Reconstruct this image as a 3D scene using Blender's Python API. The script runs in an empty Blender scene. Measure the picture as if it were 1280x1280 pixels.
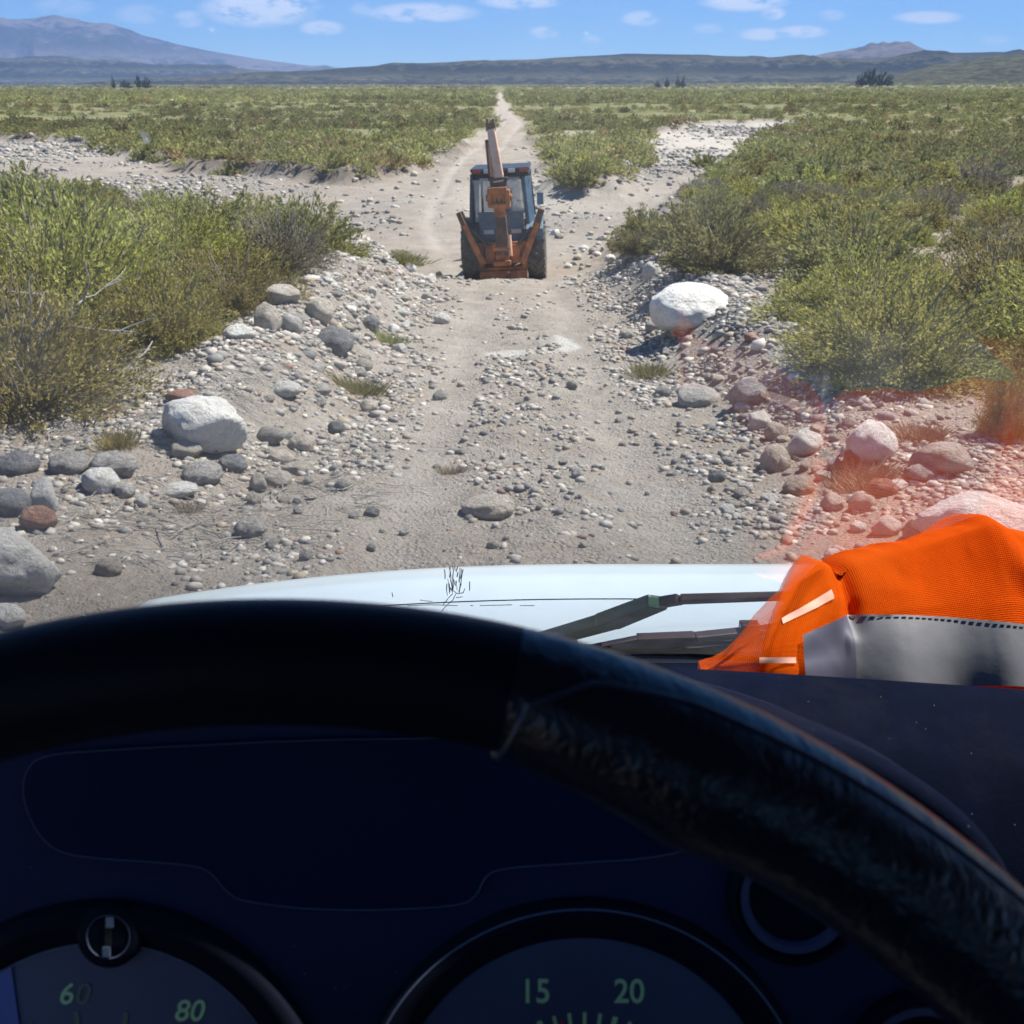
import bpy, bmesh, math, random
import numpy as np
from mathutils import Vector, Matrix, noise as mnoise

rng = np.random.default_rng(7)
random.seed(7)
R = math.radians
SC = bpy.context.scene
COL = SC.collection

# ------------------------------------------------------------------ camera
CAMZ = 2.1
PITCH = 23.0
FPX = 1256.0
cam_d = bpy.data.cameras.new("camera")
cam_d.sensor_width = 36.0
cam_d.lens = FPX / 1280.0 * 36.0
cam_d.clip_start = 0.02
cam_d.clip_end = 60000
cam_d.dof.use_dof = True
cam_d.dof.focus_distance = 0.95
cam_d.dof.aperture_fstop = 28.0
cam = bpy.data.objects.new("camera", cam_d)
COL.objects.link(cam)
cam.location = (0, 0, CAMZ)
cam.rotation_euler = (R(90 - PITCH), 0, 0)
SC.camera = cam

# ------------------------------------------------------------------ sun, sky, exposure
SUN_EL, SUN_AZ = 57.0, 60.0          # azimuth clockwise from straight ahead (+Y)
world = bpy.data.worlds.new("World")
SC.world = world
world.use_nodes = True
sun_d = bpy.data.lights.new("sun", 'SUN')
sun_d.energy = 4.6
sun_d.angle = R(0.5)
sun_d.color = (1.0, 0.955, 0.88)
sun = bpy.data.objects.new("sun", sun_d)
COL.objects.link(sun)
sv = Vector((math.sin(R(SUN_AZ)) * math.cos(R(SUN_EL)), math.cos(R(SUN_AZ)) * math.cos(R(SUN_EL)), math.sin(R(SUN_EL))))
sun.rotation_euler = sv.to_track_quat('Z', 'Y').to_euler()
SC.view_settings.view_transform = 'Standard'
SC.view_settings.look = 'None'
SC.view_settings.exposure = 1.12
SC.view_settings.gamma = 1.0
SC.render.engine = 'CYCLES'
SC.cycles.use_denoising = True
SC.cycles.max_bounces = 8
SC.cycles.diffuse_bounces = 3
SC.cycles.transparent_max_bounces = 16
SC.cycles.volume_bounces = 0
SC.cycles.sample_clamp_indirect = 6.0


def build_world():
    nt = world.node_tree
    nt.nodes.clear()
    N, L = nt.nodes, nt.links
    out = N.new('ShaderNodeOutputWorld')
    bg = N.new('ShaderNodeBackground')
    bg.inputs['Strength'].default_value = 0.078
    sky = N.new('ShaderNodeTexSky')
    sky.sky_type = 'NISHITA'
    sky.sun_disc = False
    sky.sun_elevation = R(SUN_EL)
    sky.sun_rotation = R(SUN_AZ)
    sky.altitude = 2600
    sky.air_density = 0.8
    sky.dust_density = 0.0
    sky.ozone_density = 5.0
    tc = N.new('ShaderNodeTexCoord')
    sep = N.new('ShaderNodeSeparateXYZ')
    L.new(tc.outputs['Generated'], sep.inputs[0])

    def math_(op, a, b=None, clamp=False):
        m = N.new('ShaderNodeMath')
        m.operation = op
        m.use_clamp = clamp
        for i, v in enumerate((a, b)):
            if v is None:
                continue
            if isinstance(v, (int, float)):
                m.inputs[i].default_value = v
            else:
                L.new(v, m.inputs[i])
        return m.outputs[0]
    # azimuth-like and elevation-like coordinates of the view direction
    U = math_('DIVIDE', sep.outputs[0], sep.outputs[1])
    V = math_('DIVIDE', sep.outputs[2], sep.outputs[1])
    mp = N.new('ShaderNodeMapping')
    mp.inputs['Scale'].default_value = (1.0, 1.0, 2.6)
    L.new(tc.outputs['Generated'], mp.inputs['Vector'])
    nz = N.new('ShaderNodeTexNoise')
    nz.inputs['Scale'].default_value = 42
    nz.inputs['Detail'].default_value = 7
    nz.inputs['Roughness'].default_value = 0.62
    L.new(mp.outputs[0], nz.inputs['Vector'])
    clouds = [(325, 10, 58, 17, 1.0), (528, 16, 55, 9, .9), (402, 35, 22, 7, .85), (236, 24, 16, 8, .55), (175, 18, 26, 9, .35),
              (650, 2, 40, 7, .8), (680, 41, 15, 6, .7), (740, 51, 10, 5, .45), (802, 23, 20, 7, .7), (930, 2, 42, 9, 1.0),
              (967, 17, 12, 6, .8), (953, 43, 24, 6, .85), (1002, 40, 26, 6, .9), (1160, 22, 34, 6, .85), (1040, 19, 14, 5, .4),
              (885, 36, 16, 5, .4), (1243, 50, 16, 4, .3), (452, 12, 12, 6, .35), (80, 8, 30, 8, .3), (-200, 20, 90, 14, .7),
              (1500, 10, 80, 14, .8), (1800, 30, 60, 10, .6), (-500, 30, 70, 12, .6)]
    total = None
    ca, sa = math.cos(R(PITCH)), math.sin(R(PITCH))
    for (x, y, w, h, s) in clouds:
        cx, cy = (x - 640) / FPX, -(y - 640) / FPX
        d = Vector((cx, ca + cy * sa, -sa + cy * ca))
        u0, v0 = d.x / d.y, d.z / d.y
        du = math_('MULTIPLY', math_('SUBTRACT', U, u0), FPX * 0.93 / w)
        dv = math_('MULTIPLY', math_('SUBTRACT', V, v0), FPX * 0.93 / h)
        r2 = math_('ADD', math_('MULTIPLY', du, du), math_('MULTIPLY', dv, dv))
        g = math_('MULTIPLY', math_('SUBTRACT', 1.4, r2, True), s)
        total = g if total is None else math_('MAXIMUM', total, g)
    front = math_('GREATER_THAN', sep.outputs[1], 0.0)
    m = math_('MULTIPLY', total, front)
    n2 = math_('MULTIPLY', math_('SUBTRACT', nz.outputs[0], 0.35), 7.0, True)
    m = math_('MULTIPLY', m, n2, True)
    m = math_('MULTIPLY', m, 0.95)
    mix = N.new('ShaderNodeMix')
    mix.data_type = 'RGBA'
    L.new(m, mix.inputs[0])
    hs = N.new('ShaderNodeHueSaturation')
    hs.inputs['Saturation'].default_value = 1.35
    L.new(sky.outputs[0], hs.inputs['Color'])
    L.new(hs.outputs[0], mix.inputs[6])
    mix.inputs[7].default_value = (8.6, 8.7, 9.0, 1)
    L.new(mix.outputs[2], bg.inputs['Color'])
    L.new(bg.outputs[0], out.inputs['Surface'])


build_world()

# ------------------------------------------------------------------ helpers
_p = R(PITCH)
FW = np.array([0, math.cos(_p), -math.sin(_p)])
UP = np.array([0, math.sin(_p), math.cos(_p)])
RT = np.array([1.0, 0, 0])
C0 = np.array([0, 0, CAMZ])


def W(px, py, d):
    """point at depth d along the view axis seen at photo pixel (px,py)"""
    return C0 + d * FW + (px - 640) / FPX * d * RT - (py - 640) / FPX * d * UP


def sstep(a, b, x):
    t = np.clip((np.asarray(x, float) - a) / (b - a), 0, 1)
    return t * t * (3 - 2 * t)


class VN:
    """periodic value noise, vectorised"""
    def __init__(s, seed):
        s.t = np.random.default_rng(seed).random((256, 256))

    def __call__(s, x, y):
        xi, yi = np.floor(x).astype(int), np.floor(y).astype(int)
        fx, fy = x - xi, y - yi
        fx, fy = fx * fx * (3 - 2 * fx), fy * fy * (3 - 2 * fy)
        a, b, c, d = xi & 255, (xi + 1) & 255, yi & 255, (yi + 1) & 255
        T = s.t
        return (T[a, c] * (1 - fx) + T[b, c] * fx) * (1 - fy) + (T[a, d] * (1 - fx) + T[b, d] * fx) * fy - 0.5

    def fbm(s, x, y, o=4, g=0.5):
        r, am = 0, 1
        for i in range(o):
            r = r + am * s(x * 2 ** i + 17.3 * i, y * 2 ** i + 5.1 * i)
            am *= g
        return r


vn1, vn2, vn3 = VN(1), VN(2), VN(3)


def tag(o, label=None, cat=None, group=None, kind=None):
    if label: o['label'] = label
    if cat: o['category'] = cat
    if group: o['group'] = group
    if kind: o['kind'] = kind
    return o


def link(name, me, mats=None, parent=None):
    o = bpy.data.objects.new(name, me)
    COL.objects.link(o)
    if mats is not None:
        for m in (mats if isinstance(mats, (list, tuple)) else [mats]):
            me.materials.append(m)
    if parent is not None:
        o.parent = parent
    return o


def empty(name, loc=(0, 0, 0), rz=0.0):
    o = bpy.data.objects.new(name, None)
    o.empty_display_size = 0.1
    COL.objects.link(o)
    o.location = loc
    o.rotation_euler = (0, 0, rz)
    return o


def arr_mesh(name, v, f, smooth=False, attr=None):
    """v (n,3), f (m,k) all faces same size"""
    v = np.asarray(v, np.float32)
    f = np.asarray(f, np.int32)
    me = bpy.data.meshes.new(name)
    me.vertices.add(len(v))
    me.vertices.foreach_set('co', v.ravel())
    k = f.shape[1]
    me.loops.add(f.size)
    me.loops.foreach_set('vertex_index', f.ravel())
    me.polygons.add(len(f))
    me.polygons.foreach_set('loop_start', np.arange(0, f.size, k, dtype=np.int32))
    me.polygons.foreach_set('loop_total', np.full(len(f), k, np.int32))
    if smooth:
        me.polygons.foreach_set('use_smooth', np.ones(len(f), bool))
    if attr is not None:
        for an, av in attr.items():
            a = me.color_attributes.new(an, 'FLOAT_COLOR', 'POINT')
            c = np.ones((len(v), 4), np.float32)
            av = np.asarray(av, np.float32)
            c[:, :av.shape[1]] = av
            a.data.foreach_set('color', c.ravel())
    me.update(calc_edges=True)
    me.validate()
    return me


class MB:
    def __init__(s):
        s.v, s.f = [], []

    def add(s, v, f):
        o = len(s.v)
        s.v += [tuple(map(float, p)) for p in v]
        s.f += [tuple(i + o for i in q) for q in f]
        return s

    def box(s, c, d, rot=None):
        c = Vector(c)
        vs = []
        for z in (-.5, .5):
            for (x, y) in ((-.5, -.5), (.5, -.5), (.5, .5), (-.5, .5)):
                p = Vector((x * d[0], y * d[1], z * d[2]))
                if rot is not None: p = rot @ p
                vs.append(c + p)
        return s.add(vs, [(0, 3, 2, 1), (4, 5, 6, 7), (0, 1, 5, 4), (1, 2, 6, 5), (2, 3, 7, 6), (3, 0, 4, 7)])

    def bar(s, a, b, w, h=None, w2=None, h2=None, upv=(0, 0, 1)):
        """tapered rectangular bar from a to b"""
        a, b = Vector(a), Vector(b)
        h = w if h is None else h
        w2 = w if w2 is None else w2
        h2 = h if h2 is None else h2
        d = (b - a).normalized()
        u = Vector(upv)
        sd = d.cross(u)
        if sd.length < 1e-4: sd = d.cross(Vector((1, 0, 0)))
        sd.normalize()
        u = sd.cross(d).normalized()
        vs = []
        for p, ww, hh in ((a, w, h), (b, w2, h2)):
            for (i, j) in ((-.5, -.5), (.5, -.5), (.5, .5), (-.5, .5)):
                vs.append(p + sd * ww * i + u * hh * j)
        return s.add(vs, [(0, 3, 2, 1), (4, 5, 6, 7), (0, 1, 5, 4), (1, 2, 6, 5), (2, 3, 7, 6), (3, 0, 4, 7)])

    def tube(s, pts, r, n=8, closed=False, caps=True):
        pts = [Vector(p) for p in pts]
        rs = r if isinstance(r, (list, tuple)) else [r] * len(pts)
        m = len(pts)
        vs, fs = [], []
        prev = None
        for i, p in enumerate(pts):
            if closed:
                t = (pts[(i + 1) % m] - pts[i - 1])
            else:
                t = pts[min(i + 1, m - 1)] - pts[max(i - 1, 0)]
            t.normalize()
            if prev is None:
                a = t.cross(Vector((0, 0, 1)))
                if a.length < .05: a = t.cross(Vector((1, 0, 0)))
            else:
                a = prev - t * prev.dot(t)
            a.normalize()
            prev = a
            b = t.cross(a)
            for k in range(n):
                q = 2 * math.pi * k / n
                vs.append(p + (a * math.cos(q) + b * math.sin(q)) * rs[i])
        rng_ = m if closed else m - 1
        for i in range(rng_):
            for k in range(n):
                i2 = (i + 1) % m
                fs.append((i * n + k, i * n + (k + 1) % n, i2 * n + (k + 1) % n, i2 * n + k))
        if caps and not closed:
            fs.append(tuple(range(n - 1, -1, -1)))
            fs.append(tuple((m - 1) * n + k for k in range(n)))
        return s.add(vs, fs)

    def lathe(s, prof, n=32, M=None, closed=False):
        """profile [(r, h)] about local Z"""
        vs, fs = [], []
        m = len(prof)
        for k in range(n):
            q = 2 * math.pi * k / n
            for (r, h) in prof:
                p = Vector((r * math.cos(q), r * math.sin(q), h))
                vs.append(M @ p if M is not None else p)
        for k in range(n):
            k2 = (k + 1) % n
            for i in range(m if closed else m - 1):
                j = (i + 1) % m
                fs.append((k * m + i, k2 * m + i, k2 * m + j, k * m + j))
        return s.add(vs, fs)

    def prism(s, poly, z0, z1, M=None):
        n = len(poly)
        vs = [Vector((p[0], p[1], z0)) for p in poly] + [Vector((p[0], p[1], z1)) for p in poly]
        if M is not None: vs = [M @ v for v in vs]
        fs = [tuple(range(n - 1, -1, -1)), tuple(range(n, 2 * n))]
        fs += [(i, (i + 1) % n, n + (i + 1) % n, n + i) for i in range(n)]
        return s.add(vs, fs)

    def build(s, name, mat, parent=None, smooth=False, bevel=0.0, angle=40):
        me = bpy.data.meshes.new(name)
        me.from_pydata(s.v, [], s.f)
        bm = bmesh.new()
        bm.from_mesh(me)
        bmesh.ops.recalc_face_normals(bm, faces=bm.faces)
        if bevel > 0:
            es = [e for e in bm.edges if len(e.link_faces) == 2 and e.calc_face_angle(0) > R(30)]
            bmesh.ops.bevel(bm, geom=es, offset=bevel, segments=2, affect='EDGES', profile=0.6)
        if smooth:
            for fc in bm.faces: fc.smooth = True
            for e in bm.edges:
                if len(e.link_faces) == 2 and e.calc_face_angle(0) > R(angle): e.smooth = False
        bm.to_mesh(me)
        bm.free()
        return link(name, me, mat, parent)


# ------------------------------------------------------------------ materials
def newmat(name):
    m = bpy.data.materials.new(name)
    m.use_nodes = True
    nt = m.node_tree
    b = nt.nodes['Principled BSDF']
    return m, nt, nt.nodes, nt.links, b


def node(N, t, **kw):
    n = N.new(t)
    for k, v in kw.items():
        if k in n.inputs: n.inputs[k].default_value = v
        else: setattr(n, k, v)
    return n


def ramp(N, L, fac, stops):
    r = N.new('ShaderNodeValToRGB')
    el = r.color_ramp.elements
    while len(el) < len(stops): el.new(0.5)
    for e, (p, c) in zip(el, stops):
        e.position = p
        e.color = (c[0], c[1], c[2], 1)
    L.new(fac, r.inputs[0])
    return r.outputs[0]


def mixc(N, L, fac, a, b, mode='MIX'):
    m = N.new('ShaderNodeMix')
    m.data_type = 'RGBA'
    m.blend_type = mode
    for i, v in ((0, fac), (6, a), (7, b)):
        if isinstance(v, (int, float)): m.inputs[i].default_value = v
        elif isinstance(v, tuple): m.inputs[i].default_value = (v[0], v[1], v[2], 1)
        else: L.new(v, m.inputs[i])
    return m.outputs[2]


def mth(N, L, op, a, b=0.0, c=None, clamp=False):
    m = N.new('ShaderNodeMath')
    m.operation = op
    m.use_clamp = clamp
    for i, v in enumerate((a, b, c)):
        if v is None: continue
        if isinstance(v, (int, float)): m.inputs[i].default_value = v
        else: L.new(v, m.inputs[i])
    return m.outputs[0]


def bump(N, L, h, dist, strength=1.0, nrm=None):
    b = N.new('ShaderNodeBump')
    b.inputs['Distance'].default_value = dist
    b.inputs['Strength'].default_value = strength
    L.new(h, b.inputs['Height'])
    if nrm is not None: L.new(nrm, b.inputs['Normal'])
    return b.outputs[0]


def simple(name, c1, c2=None, rough=0.6, scale=8.0, metal=0.0, bmp=0.0, bscale=None, spec=0.5, coat=0.0, thr=(0.35, 0.65)):
    m, nt, N, L, b = newmat(name)
    tc = node(N, 'ShaderNodeTexCoord')
    nz = node(N, 'ShaderNodeTexNoise', Scale=scale, Detail=6.0, Roughness=0.6)
    L.new(tc.outputs['Object'], nz.inputs['Vector'])
    c = ramp(N, L, nz.outputs[0], [(thr[0], c1), (thr[1], c2 or c1)])
    L.new(c, b.inputs['Base Color'])
    b.inputs['Roughness'].default_value = rough
    b.inputs['Metallic'].default_value = metal
    b.inputs['Specular IOR Level'].default_value = spec
    b.inputs['Coat Weight'].default_value = coat
    if bmp:
        n2 = node(N, 'ShaderNodeTexNoise', Scale=bscale or scale * 3, Detail=5.0, Roughness=0.65)
        L.new(tc.outputs['Object'], n2.inputs['Vector'])
        L.new(bump(N, L, n2.outputs[0], bmp), b.inputs['Normal'])
    return m


def mat_ground():
    m, nt, N, L, b = newmat('dusty_ground')
    tc = node(N, 'ShaderNodeTexCoord')
    at = node(N, 'ShaderNodeAttribute', attribute_name='mask')
    sep = node(N, 'ShaderNodeSeparateColor')
    L.new(at.outputs['Color'], sep.inputs[0])
    grav, veg, pale = sep.outputs[0], sep.outputs[1], sep.outputs[2]

    def nz(s, d=6.0, r=0.6):
        n = node(N, 'ShaderNodeTexNoise', Scale=s, Detail=d, Roughness=r)
        L.new(tc.outputs['Object'], n.inputs['Vector'])
        return n.outputs[0]
    sand = ramp(N, L, nz(1.3), [(0.34, (0.22, 0.182, 0.145)), (0.5, (0.32, 0.28, 0.235)), (0.66, (0.435, 0.39, 0.335))])
    sand = mixc(N, L, ramp(N, L, nz(14.0), [(0.3, (0, 0, 0)), (0.75, (1, 1, 1))]), sand, (0.385, 0.335, 0.28))
    sand = mixc(N, L, ramp(N, L, nz(0.35, 3.0), [(0.45, (0, 0, 0)), (0.7, (.7, .7, .7))]), sand, (0.33, 0.255, 0.195))
    vor = node(N, 'ShaderNodeTexVoronoi', Scale=26.0, Randomness=1.0)
    L.new(tc.outputs['Object'], vor.inputs['Vector'])
    vor2 = node(N, 'ShaderNodeTexVoronoi', Scale=60.0, Randomness=1.0)
    L.new(tc.outputs['Object'], vor2.inputs['Vector'])
    bw = node(N, 'ShaderNodeSeparateColor')
    L.new(vor.outputs['Color'], bw.inputs[0])
    bw2 = node(N, 'ShaderNodeSeparateColor')
    L.new(vor2.outputs['Color'], bw2.inputs[0])
    gc = ramp(N, L, bw.outputs[0], [(0.0, (0.13, 0.125, 0.12)), (0.35, (0.26, 0.245, 0.225)), (0.7, (0.36, 0.335, 0.30)), (1.0, (0.56, 0.53, 0.48))])
    gc2 = ramp(N, L, bw2.outputs[0], [(0.0, (0.15, 0.14, 0.13)), (0.5, (0.31, 0.28, 0.245)), (1.0, (0.50, 0.46, 0.41))])
    gc = mixc(N, L, 0.5, gc, gc2)
    gm = mth(N, L, 'MULTIPLY', grav, ramp(N, L, nz(5.0, 4.0), [(0.35, (.15, .15, .15)), (0.6, (1, 1, 1))]), clamp=True)
    col = mixc(N, L, gm, sand, gc)
    ea = node(N, 'ShaderNodeAttribute', attribute_name='earth')
    es = node(N, 'ShaderNodeSeparateColor')
    L.new(ea.outputs['Color'], es.inputs[0])
    col = mixc(N, L, es.outputs[0], col, ramp(N, L, nz(3.0), [(0.35, (0.10, 0.08, 0.065)), (0.65, (0.20, 0.165, 0.135))]))
    col = mixc(N, L, pale, col, (0.52, 0.475, 0.415))
    col = mixc(N, L, mth(N, L, 'MULTIPLY', es.outputs[1], .8), col, (0.56, 0.54, 0.495))  # green channel: windscreen glare mixed into the track colour
    vg = ramp(N, L, nz(0.09, 9.0, 0.72), [(0.34, (0.085, 0.095, 0.034)), (0.46, (0.145, 0.15, 0.055)), (0.56, (0.21, 0.195, 0.09)), (0.70, (0.33, 0.29, 0.19))])
    col = mixc(N, L, veg, col, vg)
    L.new(col, b.inputs['Base Color'])
    b.inputs['Roughness'].default_value = 0.95
    b.inputs['Specular IOR Level'].default_value = 0.15
    h1 = nz(9.0, 8.0, 0.7)
    hv = mth(N, L, 'MULTIPLY', mth(N, L, 'SUBTRACT', 0.5, vor.outputs['Distance'], clamp=True), mth(N, L, 'MULTIPLY_ADD', grav, 1.0, 0.25))
    hv2 = mth(N, L, 'MULTIPLY', mth(N, L, 'SUBTRACT', 0.5, vor2.outputs['Distance'], clamp=True), 0.35)
    hh = mth(N, L, 'ADD', mth(N, L, 'MULTIPLY', h1, 1.2), mth(N, L, 'ADD', hv, hv2))
    L.new(bump(N, L, hh, 0.055, 1.0), b.inputs['Normal'])
    return m


def mat_rock(name, base, dark, lite, rough=0.85):
    m, nt, N, L, b = newmat(name)
    tc = node(N, 'ShaderNodeTexCoord')
    oi = node(N, 'ShaderNodeObjectInfo')
    off = node(N, 'ShaderNodeVectorMath', operation='ADD')
    L.new(tc.outputs['Object'], off.inputs[0])
    cmb = node(N, 'ShaderNodeCombineXYZ')
    for i in range(3): L.new(mth(N, L, 'MULTIPLY', oi.outputs['Random'], 37.0 + i * 11), cmb.inputs[i])
    L.new(cmb.outputs[0], off.inputs[1])

    def nz(s, d=8.0, r=0.65):
        n = node(N, 'ShaderNodeTexNoise', Scale=s, Detail=d, Roughness=r)
        L.new(off.outputs[0], n.inputs['Vector'])
        return n.outputs[0]
    c = ramp(N, L, nz(1.6), [(0.30, dark), (0.48, base), (0.68, lite)])
    c = mixc(N, L, ramp(N, L, nz(9.0), [(0.50, (0, 0, 0)), (0.64, (.6, .6, .6))]), c, dark)
    c = mixc(N, L, ramp(N, L, nz(5.0, 10.0, .8), [(0.60, (0, 0, 0)), (0.68, (.5, .5, .5))]), c, lite)
    val = node(N, 'ShaderNodeHueSaturation')
    L.new(c, val.inputs['Color'])
    L.new(mth(N, L, 'MULTIPLY_ADD', oi.outputs['Random'], 0.45, 0.8), val.inputs['Value'])
    L.new(val.outputs[0], b.inputs['Base Color'])
    b.inputs['Roughness'].default_value = rough
    b.inputs['Specular IOR Level'].default_value = 0.3
    h = mth(N, L, 'ADD', nz(3.0, 10.0, 0.7), mth(N, L, 'MULTIPLY', nz(16.0, 5.0), 0.25))
    L.new(bump(N, L, h, 0.17, 0.8), b.inputs['Normal'])
    return m


def mat_stones():
    m, nt, N, L, b = newmat('loose_stone')
    at = node(N, 'ShaderNodeAttribute', attribute_name='tone')
    tc = node(N, 'ShaderNodeTexCoord')
    n = node(N, 'ShaderNodeTexNoise', Scale=30.0, Detail=5.0)
    L.new(tc.outputs['Object'], n.inputs['Vector'])
    k = ramp(N, L, n.outputs[0], [(0.3, (.72, .72, .72)), (0.7, (1.15, 1.12, 1.08))])
    L.new(mixc(N, L, 1.0, at.outputs['Color'], k, 'MULTIPLY'), b.inputs['Base Color'])
    b.inputs['Roughness'].default_value = 0.85
    b.inputs['Specular IOR Level'].default_value = 0.3
    return m


def mat_leaf(name, c1, c2, c3, attr=None):
    m, nt, N, L, b = newmat(name)
    nt.nodes.remove(b)
    out = [n for n in N if n.type == 'OUTPUT_MATERIAL'][0]
    geo = node(N, 'ShaderNodeNewGeometry')
    oi = node(N, 'ShaderNodeObjectInfo')
    tc = node(N, 'ShaderNodeTexCoord')
    nz = node(N, 'ShaderNodeTexNoise', Scale=1.4, Detail=3.0)
    L.new(geo.outputs['Position'], nz.inputs['Vector'])
    isl = geo.outputs['Random Per Island']
    f = mth(N, L, 'ADD', mth(N, L, 'MULTIPLY', isl, 0.55), mth(N, L, 'MULTIPLY', nz.outputs[0], 0.55))
    c = ramp(N, L, f, [(0.18, c1), (0.5, c2), (0.85, c3)])
    hs = node(N, 'ShaderNodeHueSaturation')
    L.new(c, hs.inputs['Color'])
    L.new(mth(N, L, 'MULTIPLY_ADD', oi.outputs['Random'], 0.05, 0.475), hs.inputs['Hue'])
    L.new(mth(N, L, 'MULTIPLY_ADD', oi.outputs['Random'], 0.4, 0.8), hs.inputs['Value'])
    col = hs.outputs[0]
    if attr:
        a = node(N, 'ShaderNodeAttribute', attribute_name=attr)
        col = mixc(N, L, 1.0, col, a.outputs['Color'], 'MULTIPLY')
    d = node(N, 'ShaderNodeBsdfDiffuse')
    t = node(N, 'ShaderNodeBsdfTranslucent')
    L.new(col, d.inputs[0])
    L.new(col, t.inputs[0])
    mx = node(N, 'ShaderNodeMixShader')
    mx.inputs[0].default_value = 0.35
    L.new(d.outputs[0], mx.inputs[1])
    L.new(t.outputs[0], mx.inputs[2])
    L.new(mx.outputs[0], out.inputs['Surface'])
    return m


M = {}
M['ground'] = mat_ground()
M['stones'] = mat_stones()
M['rock_white'] = mat_rock('chalky_white_rock', (0.76, 0.73, 0.67), (0.58, 0.53, 0.465), (0.86, 0.84, 0.79))
M['rock_cream'] = mat_rock('cream_rock', (0.54, 0.475, 0.395), (0.36, 0.31, 0.255), (0.66, 0.60, 0.52))
M['rock_grey'] = mat_rock('grey_rock', (0.45, 0.42, 0.385), (0.29, 0.27, 0.245), (0.60, 0.565, 0.52))
M['rock_dark'] = mat_rock('dark_rock', (0.22, 0.22, 0.225), (0.13, 0.13, 0.135), (0.36, 0.35, 0.34))
M['rock_red'] = mat_rock('reddish_rock', (0.40, 0.20, 0.14), (0.24, 0.12, 0.085), (0.50, 0.32, 0.25))
M['leaf_a'] = mat_leaf('yellow_green_leaf', (0.145, 0.13, 0.045), (0.32, 0.295, 0.085), (0.54, 0.49, 0.16))
M['leaf_b'] = mat_leaf('mid_green_leaf', (0.12, 0.125, 0.052), (0.255, 0.25, 0.098), (0.42, 0.405, 0.165))
M['leaf_c'] = mat_leaf('grey_olive_leaf', (0.13, 0.12, 0.075), (0.23, 0.21, 0.135), (0.36, 0.33, 0.22))
M['leaf_far'] = mat_leaf('far_scrub_leaf', (0.135, 0.13, 0.055), (0.27, 0.255, 0.10), (0.43, 0.39, 0.17), attr='tone')
M['leaf_dark'] = mat_leaf('dark_tree_leaf', (0.02, 0.035, 0.012), (0.035, 0.055, 0.02), (0.05, 0.075, 0.028))
M['bark'] = simple('grey_brown_stem', (0.16, 0.135, 0.105), (0.34, 0.30, 0.25), rough=0.9, scale=12)
M['deadwood'] = simple('bleached_dead_wood', (0.22, 0.20, 0.175), (0.38, 0.355, 0.32), rough=0.9, scale=9)
M['straw'] = simple('dry_straw', (0.26, 0.20, 0.13), (0.42, 0.34, 0.24), rough=0.9, scale=5)

# ------------------------------------------------------------------ terrain
TBL = 0.25
ys = np.arange(-40, 3000, TBL)


def prof(pts, sig):
    p = np.array(pts, float)
    v = np.interp(ys, p[:, 0], p[:, 1])
    k = np.arange(-int(4 * sig / TBL), int(4 * sig / TBL) + 1) * TBL
    g = np.exp(-k * k / (2 * sig * sig)); g /= g.sum()
    vp = np.pad(v, len(k) // 2, mode='edge')
    return np.convolve(vp, g, 'valid')


P_T = prof([(-40, 0), (1.5, 0), (3, -.1), (5, -.4), (9, -.95), (13, -1.35), (18, -1.75), (22, -2.0), (24.4, -2.14), (25.3, -2.32), (26.6, -2.72), (28, -2.8), (40, -2.68), (60, -2.12),
            (80, -1.95), (90, -1.8), (102, -1.6), (120, -1.45), (150, -1.4), (400, -1), (1500, 0)], 0.45)
T_T = prof([(-40, .1), (3, 0), (6, -.35), (9, -.55), (13, -.78), (20, -1.0), (26, -1.25), (60, -1.6), (150, -1.4), (400, -1.0), (1500, 0), (3000, 3)], 1.0)
XC = np.array([(-40, .15), (10, .15), (20, .12), (26, -.1), (32, -1.3), (40, -2.4), (55, -2.3), (70, -1.9), (84, -1.2), (92, -.8), (112, .2), (135, -.6), (165, -1.3), (400, -4.2), (1500, -15), (3000, -31)], float)
BED = np.array([(-3.2, 25.6), (-9, 31), (-20, 42), (-45, 62), (-100, 92), (-125, 150), (-62, 103), (-34, 82), (-17, 56.5), (-8, 51.5), (-4.9, 57), (-3.2, 80), (2.0, 82), (2.6, 66), (2.3, 47), (4.4, 47), (7.2, 60), (9.3, 75),
                (12, 95), (19, 112), (25, 121), (33, 122), (27, 108), (20, 87), (13, 60), (7.4, 43), (2.9, 26)], float)


def bed_sd(x, y):
    x = np.asarray(x, float); y = np.asarray(y, float)
    d = np.full(x.shape, 1e9)
    ins = np.zeros(x.shape, bool)
    n = len(BED)
    for i in range(n):
        a, b = BED[i], BED[(i + 1) % n]
        e = b - a
        wx, wy = x - a[0], y - a[1]
        t = np.clip((wx * e[0] + wy * e[1]) / (e @ e), 0, 1)
        d = np.minimum(d, (wx - e[0] * t) ** 2 + (wy - e[1] * t) ** 2)
        c = ((a[1] <= y) & (b[1] > y)) | ((b[1] <= y) & (a[1] > y))
        with np.errstate(divide='ignore', invalid='ignore'):
            xi = a[0] + (y - a[1]) / (b[1] - a[1] + 1e-12) * (b[0] - a[0])
        ins ^= c & (x < xi)
    d = np.sqrt(d)
    return np.where(ins, -d, d)


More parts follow.
